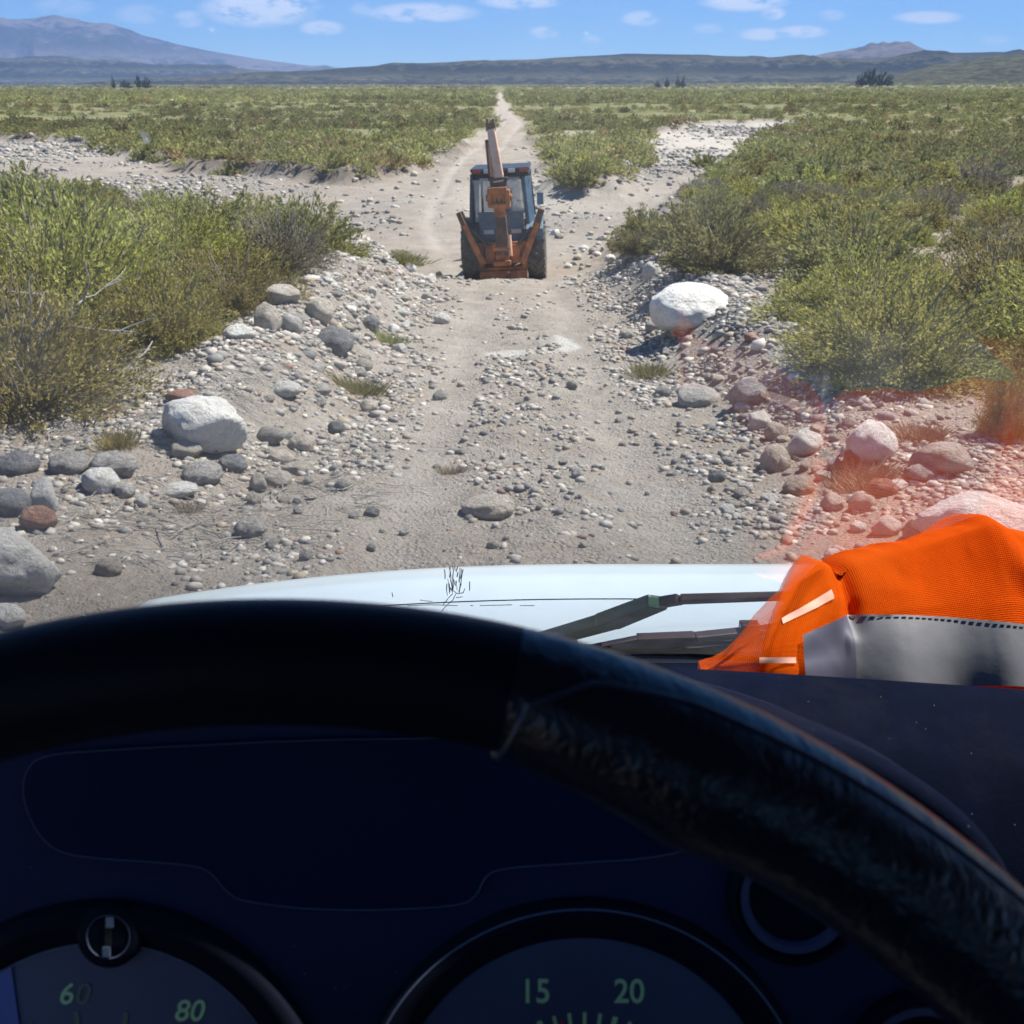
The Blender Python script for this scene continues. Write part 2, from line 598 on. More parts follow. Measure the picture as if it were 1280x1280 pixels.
def ground(x, y, full=False):
    x = np.asarray(x, float); y = np.asarray(y, float)
    T = np.interp(y, ys, T_T)
    P = np.interp(y, ys, P_T)
    xc = np.interp(y, XC[:, 0], XC[:, 1])
    wob = vn1.fbm(x * .35, y * .35, 3) * 1.1
    sd = bed_sd(x, y) + wob * sstep(20, 40, y)
    near = np.hypot(x, y) < 260
    # terrace undulation
    T = T + vn2.fbm(x * .13, y * .13, 3) * 0.22 * sstep(4, 14, np.hypot(x, y))
    T = T + 0.22 * sstep(3, 7, -x) * (1 - sstep(20, 28, y)) * sstep(9, 13, y) * 1.0
    T = T + 0.10 * sstep(4, 8, x) * (1 - sstep(30, 50, y))
    # far: low rise on the right
    far = np.hypot(x, y)
    T = T + 3.0 * sstep(150, 520, x) * sstep(300, 900, y)
    bed = -2.82 + vn3.fbm(x * .25, y * .25, 3) * 0.22 + .72 * sstep(34, 60, y) + .30 * sstep(80, 150, y)
    wide = (1 - sstep(44, 60, y)) * (x > 0)
    sdr = sd + vn2.fbm(x * 1.4, y * 1.4, 3) * .5
    mb = 1 - sstep(-0.55 - 1.3 * wide, 0.45 + .5 * wide, sdr)
    h = T * (1 - mb) + bed * mb
    # road corridor
    u = np.abs(x - xc)
    hw = np.where(y < 30, 1.95, np.where(y < 95, 1.8, .95))
    mr = (1 - sstep(hw - 0.15, hw + 1.2 + 0.8 * sstep(15, 24, y) * (y < 30), u)) * np.where((y > 28) & (y < 80), 0, 1)
    mr = mr * np.where(y > 500, 0.0, 1.0)
    h = h * (1 - mr) + P * mr
    # spoil berms beside the near cut
    ymask = sstep(7, 12, y) * (1 - sstep(23, 26.0, y))
    h = h + 0.30 * np.exp(-((x - xc + 3.3 - .05 * (22 - y)) / .75) ** 2) * ymask * (1 + vn1.fbm(x * .8, y * .8, 2))
    h = h + 0.14 * np.exp(-((x - xc - 2.9 + 0.03 * (y - 10)) / .7) ** 2) * ymask * (1 + vn2.fbm(x, y, 2))
    # wheel ruts and ripples
    rut = np.exp(-((u - 0.85) / .28) ** 2) * (1 - sstep(120, 200, y))
    rut = rut * np.where((y > 27) & (y < 34), .5, 1)
    h = h - 0.05 * rut
    nearm = 1 - sstep(24, 60, y)
    h = h + vn1.fbm(x * 1.1, y * 1.1, 4) * 0.075 * nearm
    h = h + vn2.fbm(x * 4.5, y * 4.5, 4) * (0.026 + .050 * np.exp(-((x - .15) / .6) ** 2)) * (1 - sstep(14, 30, y))
    h = h + vn3.fbm(x * .5, y * .5, 2) * 0.12 * (1 - nearm)
    if full:
        return h, sd, mr, u, mb, rut
    return h


def ray_ground(px, py):
    d = W(px, py, 1.0) - C0
    t = np.concatenate([np.arange(2, 60, .03), np.arange(60, 400, .3)])
    pts = C0[None] + d[None] * t[:, None]
    below = pts[:, 2] < ground(pts[:, 0], pts[:, 1])
    i = int(np.argmax(below))
    return pts[i], t[i]


def axis(c, fine, n_f, growth, lim):
    out = [0.0]
    s = fine
    while out[-1] < lim:
        if len(out) > n_f: s *= growth
        out.append(out[-1] + s)
    return np.array(out)


xa = axis(0, .065, 100, 1.0215, 9500)
xs_ = np.concatenate([-xa[:0:-1], xa])
yb = [2.2]
st = .055
while yb[-1] < 12000:
    if yb[-1] > 13: st *= 1.0115 if yb[-1] < 120 else 1.03
    yb.append(yb[-1] + st)
yn = [2.2]
st = .12
while yn[-1] > -60:
    st *= 1.09
    yn.append(yn[-1] - st)
ya = np.concatenate([np.array(yn[:0:-1]), np.array(yb)])
X, Y = np.meshgrid(xs_, ya)
H, SD, MR, UU, MBD, RUT = ground(X, Y, True)
ny, nx = X.shape
veg = sstep(0.6, 2.2, SD) * (1 - MR) * sstep(26, 60, Y)
veg = np.maximum(veg, sstep(400, 600, Y) * sstep(1.5, 2.5, UU))
veg = veg * np.clip(.82 + vn3.fbm(X * .3, Y * .3, 3) * 1.2 + sstep(60, 150, Y) * .5, 0, 1)
gr = np.zeros_like(H)
berm = np.exp(-((X - .15 + 3.3) / 1.3) ** 2) + np.exp(-((X - .15 - 3.0) / 1.2) ** 2)
gr = np.clip(berm * sstep(5, 9, Y) * (1 - sstep(24, 27, Y)), 0, 1) * .9
gr = np.maximum(gr, .45 * (1 - sstep(1.2, 3, np.abs(X - .3))) * (1 - sstep(18, 24, Y)))
bedg = MBD * np.clip(.85 + vn1.fbm(X * .12 + 9, Y * .12, 3) * 1.6, 0, 1) * sstep(25, 30, Y)
gr = np.maximum(gr, bedg)
gr = gr * (1 - .7 * np.where((Y > 28) & (Y < 90), np.exp(-(UU / 2.2) ** 4), 0))
pale = np.zeros_like(H)
pale = np.maximum(pale, .35 * RUT * sstep(20, 27, Y) * (1 - MR * .5))
pale = np.maximum(pale, .26 * np.exp(-((np.abs(X - .15) - .85) / .34) ** 2) * (Y < 25) * sstep(3, 5, Y) * np.clip(.7 + vn1.fbm(X * 1.5, Y * .6, 3) * 1.5, 0, 1))
pale = np.maximum(pale, MBD * .55 * np.clip(vn2.fbm(X * .1, Y * .1, 2) * 3.0 + .25, 0, 1) * sstep(35, 50, Y))
pale = np.maximum(pale, .8 * MBD * sstep(6, 9, X) * sstep(50, 70, Y))
pale = np.maximum(pale, .10 * MR * sstep(80, 100, Y))
glare_at = ray_ground(672, 434)[0]
qx, qy = (X - glare_at[0]), (Y - glare_at[1])
glare = np.exp(-((qx + .25) / .55) ** 2 - ((qy + .25 - .5 * qx) / .34) ** 2) + np.exp(-((qx - .42) / .22) ** 2 - ((qy - .45) / .55) ** 2)  # glare on the windscreen, painted as a pale patch on the track
glare = sstep(.25, .75, glare + vn2.fbm(X * 4, Y * 3, 4) * .55 * (glare > .05))
earth = np.exp(-((SD - .2) / .8) ** 2) * (1 - MR) * sstep(34, 48, Y) * np.where((X < 2) | (Y > 48), 1, 0) * .9 * np.clip(.9 + vn1.fbm(X * .6, Y * .6, 3) * 1.4, 0, 1)
idx = np.arange(ny * nx).reshape(ny, nx)
F = np.stack([idx[:-1, :-1], idx[:-1, 1:], idx[1:, 1:], idx[1:, :-1]], -1).reshape(-1, 4)
me = arr_mesh('ground', np.stack([X, Y, H], -1).reshape(-1, 3), F, True, {'mask': np.stack([gr, veg, pale], -1).reshape(-1, 3), 'earth': np.stack([earth, glare, earth], -1).reshape(-1, 3)})  # green channel of 'earth' holds the painted windscreen glare
tag(link('ground', me, M['ground']), kind='structure')

# ------------------------------------------------------------------ hills and mountains
def ridge(name, pts_px, dist, depth, mat, base_py=125, rough=0.12, seed=3, terr=0.0):
    """a landform whose skyline passes over pixels pts_px, at a real distance; it falls away behind and forwards with gullies"""
    rg = VN(seed)
    p = np.array(pts_px, float)
    az = np.linspace(p[0, 0], p[-1, 0], 360)
    top = np.interp(az, p[:, 0], p[:, 1])
    rows = 44
    V_ = []
    for j in range(rows):
        t = j / (rows - 1)            # 0 front foot .. 1 back foot
        dd = dist - depth * .5 + depth * t
        # crest at t=.5
        s = 1 - abs(t - .5) * 2
        s = s ** 0.85
        for i, a in enumerate(az):
            d1 = W(a, top[i], 1.0) - C0
            k = dist / math.hypot(d1[0], d1[1])
            ztop = CAMZ + d1[2] * k
            dirx, diry = d1[0] * k / dist, d1[1] * k / dist
            zz = ztop + 6
            if terr:   # mesa: steep rim, talus foot
                s2 = float(np.interp(s, [0, .35, .62, .70, 1.0], [0, .25, .55, .93, 1.0]))
            else:
                s2 = s
            n = rg.fbm(np.array([a * .022 + 3]), np.array([t * 5.0]), 5, .55)[0]
            g = 1 - abs(rg.fbm(np.array([a * .012]), np.array([t * 1.5 + 8]), 4, .6)[0]) * 2
            am = min(s, .999)
            z = -6 + zz * s2 * (1 + (n * rough * 3 + (g - .8) * rough * 1.6) * (1 - am ** 1.5) * 1.0) + n * zz * rough * .08
            V_.append((dirx * dd, diry * dd, z))
    V_ = np.array(V_)
    n_ = len(az)
    ix = np.arange(rows * n_).reshape(rows, n_)
    F_ = np.stack([ix[:-1, :-1], ix[:-1, 1:], ix[1:, 1:], ix[1:, :-1]], -1).reshape(-1, 4)
    me = arr_mesh(name, V_, F_, True)
    return tag(link(name, me, mat), kind='structure')


def mat_hill(name, stops, scale, band=0.0, strength=0.6, dist=12.0):
    m, nt, N, L, b = newmat(name)
    tc = node(N, 'ShaderNodeTexCoord')
    mp = node(N, 'ShaderNodeMapping')
    mp.inputs['Scale'].default_value = (1, 1, 3.0)
    L.new(tc.outputs['Object'], mp.inputs[0])
    n = node(N, 'ShaderNodeTexNoise', Scale=scale, Detail=12.0, Roughness=0.72)
    L.new(mp.outputs[0], n.inputs['Vector'])
    f = n.outputs[0]
    if band:
        sp = node(N, 'ShaderNodeSeparateXYZ')
        L.new(tc.outputs['Object'], sp.inputs[0])
        w = mth(N, L, 'SINE', mth(N, L, 'MULTIPLY_ADD', sp.outputs[2], band, mth(N, L, 'MULTIPLY', f, 9.0)))
        f = mth(N, L, 'MULTIPLY_ADD', w, 0.09, f)
    L.new(ramp(N, L, f, stops), b.inputs['Base Color'])
    b.inputs['Roughness'].default_value = 0.95
    b.inputs['Specular IOR Level'].default_value = 0.1
    L.new(bump(N, L, n.outputs[0], dist, strength), b.inputs['Normal'])
    return m


m_mesa = mat_hill('scrub_mesa', [(0.40, (0.012, 0.013, 0.010)), (0.48, (0.035, 0.036, 0.018)), (0.56, (0.07, 0.068, 0.032)), (0.68, (0.15, 0.125, 0.08))], .030, band=.16, dist=26, strength=1.0)
m_hill = mat_hill('scrub_hill', [(0.40, (0.035, 0.038, 0.02)), (0.5, (0.08, 0.08, 0.036)), (0.62, (0.16, 0.145, 0.085))], .06, dist=12, strength=1.0)
m_peak = mat_hill('bare_mountain', [(0.40, (0.035, 0.03, 0.032)), (0.5, (0.12, 0.10, 0.095)), (0.60, (0.30, 0.23, 0.20))], .0032, band=.02, strength=1.0, dist=260)
ridge('mountain', [(-700, 70), (-400, 60), (-150, 32), (0, 20), (40, 22), (68, 18), (95, 23), (140, 29), (170, 38), (215, 52), (270, 64), (330, 75), (390, 82), (405, 80), (420, 84), (560, 90), (700, 100)],
      9500, 3600, m_peak, rough=.34, seed=5)
ridge('distant_hills', [(-500, 84), (-200, 80), (-40, 74), (30, 72), (75, 69), (110, 74), (150, 75), (190, 80), (260, 82), (330, 88), (400, 92), (520, 104)], 5200, 1500, m_mesa, rough=.22, seed=9, terr=1)
ridge('volcanic_hill', [(900, 84), (1000, 72), (1040, 64), (1068, 59), (1080, 57), (1090, 51), (1097, 53), (1104, 49), (1112, 52), (1120, 50), (1130, 53), (1137, 51), (1150, 58), (1165, 64), (1200, 65), (1250, 66), (1300, 70), (1500, 66), (1800, 78)], 5200, 1300, m_peak, rough=.28, seed=6)
ridge('mesa', [(-600, 116), (-200, 114), (0, 112), (90, 105), (150, 99), (240, 97), (300, 92), (390, 88), (440, 84), (500, 80), (560, 77), (640, 75), (700, 72), (750, 69), (790, 66), (850, 68), (900, 70), (950, 70), (960, 72), (1000, 71),
               (1040, 72), (1080, 73), (1130, 69), (1160, 65), (1210, 65), (1240, 64), (1260, 65), (1340, 66), (1500, 62), (1900, 68)], 2900, 900, m_mesa, rough=.20, seed=11, terr=1)
ridge('scrub_hill', [(1000, 116), (1060, 108), (1110, 96), (1140, 88), (1170, 80), (1200, 76), (1240, 71), (1290, 68), (1360, 64), (1500, 60), (1700, 70), (1900, 90)], 1500, 640, m_hill, rough=.10, seed=13)

# ------------------------------------------------------------------ rocks
def ico(sub):
    bm = bmesh.new()
    bmesh.ops.create_icosphere(bm, subdivisions=sub, radius=1.0)
    v = np.array([x.co[:] for x in bm.verts])
    f = np.array([[q.index for q in fc.verts] for fc in bm.faces])
    bm.free()
    return v, f


def rock_mesh(name, seed, angular=0.0, sub=4, rough=.12):
    v, f = ico(sub)
    rr = random.Random(seed)
    v = v.copy()
    o = Vector((rr.uniform(-50, 50), rr.uniform(-50, 50), rr.uniform(-50, 50)))
    planes = []
    for _ in range(int(6 + 6 * angular)):
        n = Vector((rr.gauss(0, 1), rr.gauss(0, 1), rr.gauss(0, 1))).normalized()
        planes.append((n, rr.uniform(.62, .9) if angular > .4 else rr.uniform(.8, .98)))
    for i in range(len(v)):
        p = Vector(v[i])
        k = 1 + .22 * mnoise.noise(p * .9 + o) + rough * mnoise.fractal(p * 2.2 + o, 0.8, 2.0, 4)
        p = p * k
        for n, dd in planes:
            s = p.dot(n) - dd
            if s > 0: p = p - n * s * (.92 if angular > .4 else .7)
        p = p * (1 + .03 * mnoise.fractal(p * 7 + o, .8, 2.0, 3))
        v[i] = p
    return arr_mesh(name, v, f, True)


ROUND = [rock_mesh('rounded_rock', 10 + i, 0.1, 4, .09) for i in range(7)]
ANG = [rock_mesh('angular_rock', 40 + i, .9, 4, .14) for i in range(6)]
ANG_MED = [rock_mesh('broken_rock', 60 + i, .8, 3, .12) for i in range(5)]


def copy_mesh_for(me, mat):
    key = (me.name, mat.name)
    if key not in _mm:
        c = me.copy()
        c.materials.clear()
        c.materials.append(mat)
        _mm[key] = c
    return _mm[key]


_mm = {}
rock_spots = []


def rock(name, px, py, wpx, hpx, label, mat='rock_grey', ang=True, big=False, sink=.28, group=None, rz=None, cat='rock', tilt=0.0, seed=0, xyz=None):
    """px,py = centre of the base on the ground in the photograph, used once to find where it stands"""
    if xyz is None:
        (p, t) = ray_ground(px, py + hpx * .52)
        w, h = wpx / FPX * t, hpx / FPX * t
    else:
        p, w, h = xyz
    pool = (ANG if big and ang else (ANG_MED if ang else ROUND))
    me = copy_mesh_for(pool[seed % len(pool)], M[mat])
    o = bpy.data.objects.new(name, me)
    COL.objects.link(o)
    o.scale = (w * .51, w * .46, h * .58)
    o.rotation_euler = (random.uniform(-.12, .12), tilt, rz if rz is not None else random.uniform(-.5, .5))
    o.location = (p[0], p[1] + w * .2, float(ground(p[0], p[1] + w * .2)) + h * .60 * (1 - sink * 1.6))
    tag(o, label, cat, group)
    rock_spots.append((p[0], p[1], w * .5))
    return o


ROCKS = [
    # px, py(centre), w, h, label, mat, ang, big
    (250, 526, 104, 74, 'big cream boulder with a flat sloping top at the foot of the left bushes', 'rock_white', True, True),
    (2, 688, 120, 108, 'large grey and white boulder cut by the left edge just above the steering wheel', 'rock_white', True, True),
    (46, 646, 46, 36, 'reddish brown rock leaning behind the large grey boulder at the left edge', 'rock_red', True, False),
    (124, 597, 44, 32, 'bright white smooth rock in front of a grey rounded one on the left sand', 'rock_white', False, False),
    (140, 577, 52, 34, 'grey rounded rock with a pale top touching the bright white one', 'rock_grey', False, False),
    (54, 614, 44, 48, 'rough crumbly white rock above the large boulder at the left edge', 'rock_white', True, False),
    (221, 611, 44, 20, 'flat white topped stone with dry twigs under it', 'rock_white', True, False),
    (156, 611, 24, 20, 'small white stone right of the bright white rock', 'rock_white', False, False),
    (177, 627, 17, 15, 'tiny white round stone alone on the left sand', 'rock_white', False, False),
    (18, 577, 54, 28, 'dark grey flat rock at the left edge under the bush', 'rock_dark', True, False),
    (84, 576, 52, 26, 'brownish grey flat rock between the dark flat rock and the white ones', 'rock_grey', False, False),
    (8, 622, 50, 40, 'dark slab lying behind the large boulder at the left edge', 'rock_dark', True, False),
    (8, 768, 46, 34, 'white rock in the bottom left corner of the ground, beside the bonnet', 'rock_white', True, False),
    (225, 492, 40, 14, 'thin rusty red stone lying against the back of the big cream boulder', 'rock_red', True, False),
    (332, 391, 38, 38, 'upright cream rock at the top of the left stone bank', 'rock_cream', True, False),
    (296, 413, 46, 18, 'flat white slab poking out from under the left bush', 'rock_white', True, False),
    (362, 400, 30, 32, 'grey wedge shaped rock right of the upright cream one', 'rock_grey', True, False),
    (352, 366, 46, 26, 'crumbly pale rock at the bush edge on the left bank', 'rock_cream', True, False),
    (400, 384, 38, 32, 'rough pale rock partly hidden by dry grass on the left bank', 'rock_cream', True, False),
    (416, 420, 50, 36, 'dark faced rock with a pale right end on the left bank', 'rock_dark', True, False),
    (463, 403, 24, 20, 'round blue grey cobble on the left bank near the track', 'rock_dark', False, False),
    (355, 484, 38, 22, 'white flattish rock below the left bank', 'rock_white', True, False),
    (231, 560, 38, 27, 'tan square faced rock touching the front of the big cream boulder', 'rock_cream', True, False),
    (262, 556, 32, 22, 'dark rock in front of the big cream boulder', 'rock_dark', False, False),
    (290, 578, 36, 22, 'blue black rounded rock right of the big cream boulder', 'rock_dark', False, False),
    (252, 590, 48, 26, 'long bluish curved stone below the big cream boulder', 'rock_grey', False, False),
    (336, 541, 34, 26, 'two toned angular rock on the left verge', 'rock_grey', True, False),
    (377, 553, 34, 22, 'flat tan stone at the top of the cobble cluster on the left verge', 'rock_cream', False, False),
    (372, 582, 36, 18, 'pale oval stone in the middle of the left cobble cluster', 'rock_cream', False, False),
    (346, 597, 34, 20, 'orange tan stone at the bottom of the left cobble cluster', 'rock_cream', False, False),
    (322, 600, 26, 26, 'upright tan stone left of the cobble cluster', 'rock_cream', True, False),
    (350, 570, 30, 18, 'flat pale stone on the left side of the cobble cluster', 'rock_cream', False, False),
    (313, 657, 38, 26, 'pale grey broad flat stone low on the left verge', 'rock_grey', False, False),
    (135, 706, 34, 28, 'pale pinkish rock half buried near the bonnet on the left', 'rock_cream', True, False),
    (381, 692, 20, 16, 'light grey pebble near the bonnet edge left of the track', 'rock_grey', True, False),
    (610, 631, 62, 32, 'large smooth tan stone half buried in the middle of the track', 'rock_cream', False, False),
    (552, 397, 22, 14, 'small chalk white stone on the left edge of the track', 'rock_white', False, False),
    (866, 379, 104, 50, 'huge smooth white boulder on the right of the track', 'rock_white', False, True),
    (815, 336, 22, 24, 'grey white rock under the bush behind the huge white boulder', 'rock_white', False, False),
    (872, 492, 64, 30, 'long grey flat rock on the right stone bank', 'rock_grey', True, False),
    (935, 487, 52, 38, 'dark bluish angular rock in the shade of the right bush', 'rock_dark', True, False),
    (895, 592, 24, 20, 'dark blue grey stone at the right edge of the track', 'rock_dark', True, False),
    (933, 607, 17, 15, 'small round white stone right of the dark blue grey one', 'rock_white', False, False),
    (1090, 549, 64, 52, 'big round white boulder in the middle of the orange tinted patch', 'rock_white', False, True),
    (970, 569, 38, 36, 'round ball shaped rock at the left of the orange tinted patch', 'rock_cream', False, False),
    (1005, 550, 46, 36, 'angular pale rock between the ball shaped rock and the big round boulder', 'rock_white', True, False),
    (969, 536, 28, 26, 'round rock stacked behind the ball shaped one', 'rock_cream', False, False),
    (950, 524, 32, 26, 'pale rock at the top left corner of the orange tinted patch', 'rock_white', True, False),
    (1000, 607, 40, 22, 'oblong cream rock below the orange tinted patch', 'rock_cream', False, False),
    (1029, 593, 18, 13, 'small white egg shaped stone above the oblong cream rock', 'rock_white', False, False),
    (1040, 625, 30, 26, 'upright pinkish stone below the dry grass tuft on the right', 'rock_cream', True, False),
    (1077, 622, 34, 30, 'pale angular stone right of the upright pinkish one', 'rock_cream', True, False),
    (1105, 608, 34, 22, 'purple brown stone behind the pale angular one', 'rock_red', False, False),
    (1182, 570, 78, 42, 'broad flat topped rock at the right end of the orange tinted patch', 'rock_cream', True, False),
    (1155, 590, 34, 20, 'rounded grey pink stone in front of the broad flat topped rock', 'rock_grey', False, False),
    (1108, 655, 36, 26, 'bright white lump left of the largest right boulder', 'rock_white', True, False),
    (1143, 657, 32, 34, 'grey and white rock touching the largest right boulder', 'rock_grey', True, False),
    (1240, 648, 156, 96, 'largest boulder on the right, dark faced with a white top, above the orange vest', 'rock_white', True, True),
    (1043, 692, 24, 14, 'white pebble near the bonnet on the right', 'rock_white', False, False),
    (1068, 570, 26, 26, 'grey pink rock leaning on the left of the big round white boulder', 'rock_red', False, False),
]
for i, (px, py, w, h, lab, mt, ang, big) in enumerate(ROCKS):
    nm = 'boulder' if big else ('rock' if w > 30 else 'stone')
    rock(nm, px, py, w, h, lab, mt, ang, big, seed=i * 3 + 1, cat='boulder' if big else ('rock' if w > 30 else 'stone'), sink=.30 if big else .33)

REG = [  # label, group, (px0, px1, py0, py1), count, size range (px), materials
    ('palm sized stone in the loose pile along the left stone bank', 'stones of the left bank', [(470, 290), (560, 350), (500, 440), (400, 440), (330, 380), (440, 310)], 62, (9, 21), ('rock_white', 'rock_cream', 'rock_grey', 'rock_white')),
    ('cobble lying on the left verge between the bushes and the track', 'cobbles of the left verge', [(300, 470), (480, 450), (500, 560), (450, 680), (320, 690), (300, 560)], 32, (11, 27), ('rock_cream', 'rock_grey', 'rock_grey', 'rock_dark')),
    ('pebbly stone strewn on the right bank below the huge white boulder', 'stones of the right bank', [(775, 400), (930, 410), (950, 480), (900, 560), (800, 470)], 42, (9, 22), ('rock_white', 'rock_grey', 'rock_grey', 'rock_cream')),
    ('cobble in the orange tinted stony corner right of the track', 'cobbles of the right corner', [(930, 520), (1180, 530), (1200, 600), (1150, 660), (900, 690), (870, 640)], 42, (12, 26), ('rock_cream', 'rock_grey', 'rock_cream', 'rock_white')),
    ('stone lying loose on the driving surface of the track', 'stones on the track', [(540, 470), (790, 470), (850, 690), (460, 690)], 24, (9, 20), ('rock_grey', 'rock_cream', 'rock_grey')),
    ('pale rock lying beside the gully right of the digger', 'rocks beside the right gully', [(690, 290), (770, 290), (765, 335), (700, 335)], 26, (6, 15), ('rock_white', 'rock_cream')),
    ('grey rock in the dry stream bed left of the digger', 'rocks in the dry stream bed', [(440, 215), (540, 215), (500, 275), (440, 270)], 16, (6, 12), ('rock_grey', 'rock_dark', 'rock_cream')),
]


def in_poly(x, y, poly):
    c = False
    j = len(poly) - 1
    for i in range(len(poly)):
        xi, yi = poly[i]; xj, yj = poly[j]
        if (yi > y) != (yj > y) and x < (xj - xi) * (y - yi) / (yj - yi) + xi: c = not c
        j = i
    return c


for (lab, grp, poly, cnt, sz, mats) in REG:
    xsq = [q[0] for q in poly]; ysq = [q[1] for q in poly]
    k = tries = 0
    while k < cnt and tries < cnt * 30:
        tries += 1
        x, y = random.uniform(min(xsq), max(xsq)), random.uniform(min(ysq), max(ysq))
        if not in_poly(x, y, poly): continue
        s = sz[0] + (sz[1] - sz[0]) * random.random() ** 1.8
        p, t = ray_ground(x, y)
        w = s / FPX * t
        if any((p[0] - a) ** 2 + (p[1] - b) ** 2 < (w * .5 + c) ** 2 * .8 for a, b, c in rock_spots): continue
        a = random.random() < .82
        rock('stone', x, y, s, s * random.uniform(.5, .85), lab, random.choice(mats), a, False, group=grp, seed=random.randrange(99), cat='stone', rz=random.uniform(0, 6.28),
             xyz=(p, w, w * random.uniform(.45, .8)), sink=.36)
        k += 1


def merge_instances(templates, pos, scl, rot, which, tone=None):
    """templates list of (v,f) with identical face size; returns merged arrays"""
    Vs, Fs, Ts = [], [], []
    off = 0
    for k, (tv, tf) in enumerate(templates):
        sel = np.nonzero(which == k)[0]
        if not len(sel): continue
        v = tv[None] * scl[sel][:, None, :]
        rx, rz = rot[sel, 0], rot[sel, 1]
        c, s = np.cos(rx)[:, None], np.sin(rx)[:, None]
        yv, zv = v[:, :, 1] * c - v[:, :, 2] * s, v[:, :, 1] * s + v[:, :, 2] * c
        c, s = np.cos(rz)[:, None], np.sin(rz)[:, None]
        xv, yv = v[:, :, 0] * c - yv * s, v[:, :, 0] * s + yv * c
        v = np.stack([xv, yv, zv], -1) + pos[sel][:, None, :]
        n = tv.shape[0]
        f = tf[None] + (np.arange(len(sel)) * n)[:, None, None] + off
        off += n * len(sel)
        Vs.append(v.reshape(-1, 3)); Fs.append(f.reshape(-1, tf.shape[1]))
        if tone is not None: Ts.append(np.repeat(tone[sel], n, 0))
    return np.concatenate(Vs), np.concatenate(Fs), (np.concatenate(Ts) if tone is not None else None)


v1, f1 = ico(1)
v2, f2 = ico(2)
tmpl = []
for k in range(6):
    r_ = np.random.default_rng(100 + k)
    tmpl.append((v1 * (1 + r_.uniform(-.22, .22, (len(v1), 1))), f1))
PAL = np.array([(0.36, .335, .30), (0.45, .415, .37), (0.28, .265, .25), (0.17, .168, .17), (0.52, .48, .42), (0.36, .30, .235), (0.62, .59, .54), (0.30, .19, .145), (0.25, .245, .23)])
PW = np.array([.22, .18, .16, .09, .10, .12, .05, .02, .06])


def scatter_stones(name, label, n, xr, yr, dens, size, p=1.0):
    """dens(x,y)->0..1, size (lo, hi) skewed to small"""
    x = rng.uniform(xr[0], xr[1], n * 5)
    y = yr[0] * (yr[1] / yr[0]) ** rng.random(n * 5)
    k = rng.random(n * 5) < dens(x, y)
    x, y = x[k][:n], y[k][:n]
    n = len(x)
    s = size[0] + (size[1] - size[0]) * rng.random(n) ** 3.2
    s *= (np.clip(y, 6, 90) / 10) ** p
    sc = np.stack([s * rng.uniform(.8, 1.3, n), s * rng.uniform(.7, 1.0, n), s * rng.uniform(.4, .75, n)], -1)
    z = ground(x, y) + sc[:, 2] * rng.uniform(-.35, .5, n)
    V_, F_, T_ = merge_instances(tmpl, np.stack([x, y, z], -1), sc, np.stack([rng.uniform(-.35, .35, n), rng.uniform(0, 6.28, n)], -1), rng.integers(0, 6, n), PAL[rng.choice(len(PAL), n, p=PW)] * rng.uniform(.85, 1.15, (n, 1)))
    o = link(name, arr_mesh(name, V_, F_, False, {'tone': T_}), M['stones'])
    return tag(o, label, 'gravel', kind='stuff')


def dens_near(x, y):
    xc = .15
    l = np.exp(-((x - xc + 3.3) / 1.3) ** 2) * sstep(5, 9, y)
    r = np.exp(-((x - xc - 2.9) / 1.3) ** 2) * sstep(4, 6, y)
    c = .36 * np.exp(-((x - .25) / 1.5) ** 2) * (1 - .92 * sstep(12, 17, y))
    c = c * (1 - .8 * np.exp(-((np.abs(x - .15) - .85) / .30) ** 2))
    base = .10 * (1 - .8 * sstep(12, 17, y) * (np.abs(x) < 2))
    cl = np.clip(.55 + vn2.fbm(x * 1.3, y * 1.3, 3) * 2.2, .08, 1.4)
    rutf = 1 - .85 * np.exp(-((np.abs(x - .15) - .85) / .30) ** 4)
    return np.clip((l + r + c + base) * cl * rutf, 0, 1)


scatter_stones('gravel', 'loose mixed gravel and pebbles over the track and its verges', 60000, (-7, 7), (3.6, 26), dens_near, (.006, .056), .5)


def dens_bank(x, y):
    l = np.exp(-((x + 3.15 - .05 * (22 - y)) / .75) ** 2) * sstep(8, 12, y)
    r = .8 * np.exp(-((x - 3.05) / .75) ** 2) * sstep(6, 9, y)
    return np.clip((l + r) * np.clip(.6 + vn1.fbm(x * .9, y * .9, 3) * 2.2, .05, 1.2), 0, 1)


scatter_stones('bank_rubble', 'mixed broken rubble heaped along both edges of the track', 3600, (-5, 5), (7, 26.5), dens_bank, (.022, .105), .35)


def dens_bed(x, y):
    sd = bed_sd(x, y)
    cl = np.clip(vn1.fbm(x * .12 + 9, y * .12, 3) * 2.6 + .55, .06, 1)
    xc = np.interp(y, XC[:, 0], XC[:, 1])
    return (sd < .6) * cl * (1 - .93 * np.exp(-((x - xc) / 2.4) ** 4)) * .9


scatter_stones('streambed_gravel', 'grey and white cobbles strewn over the dry stream bed', 34000, (-85, 34), (25.5, 135), dens_bed, (.014, .070), .65)

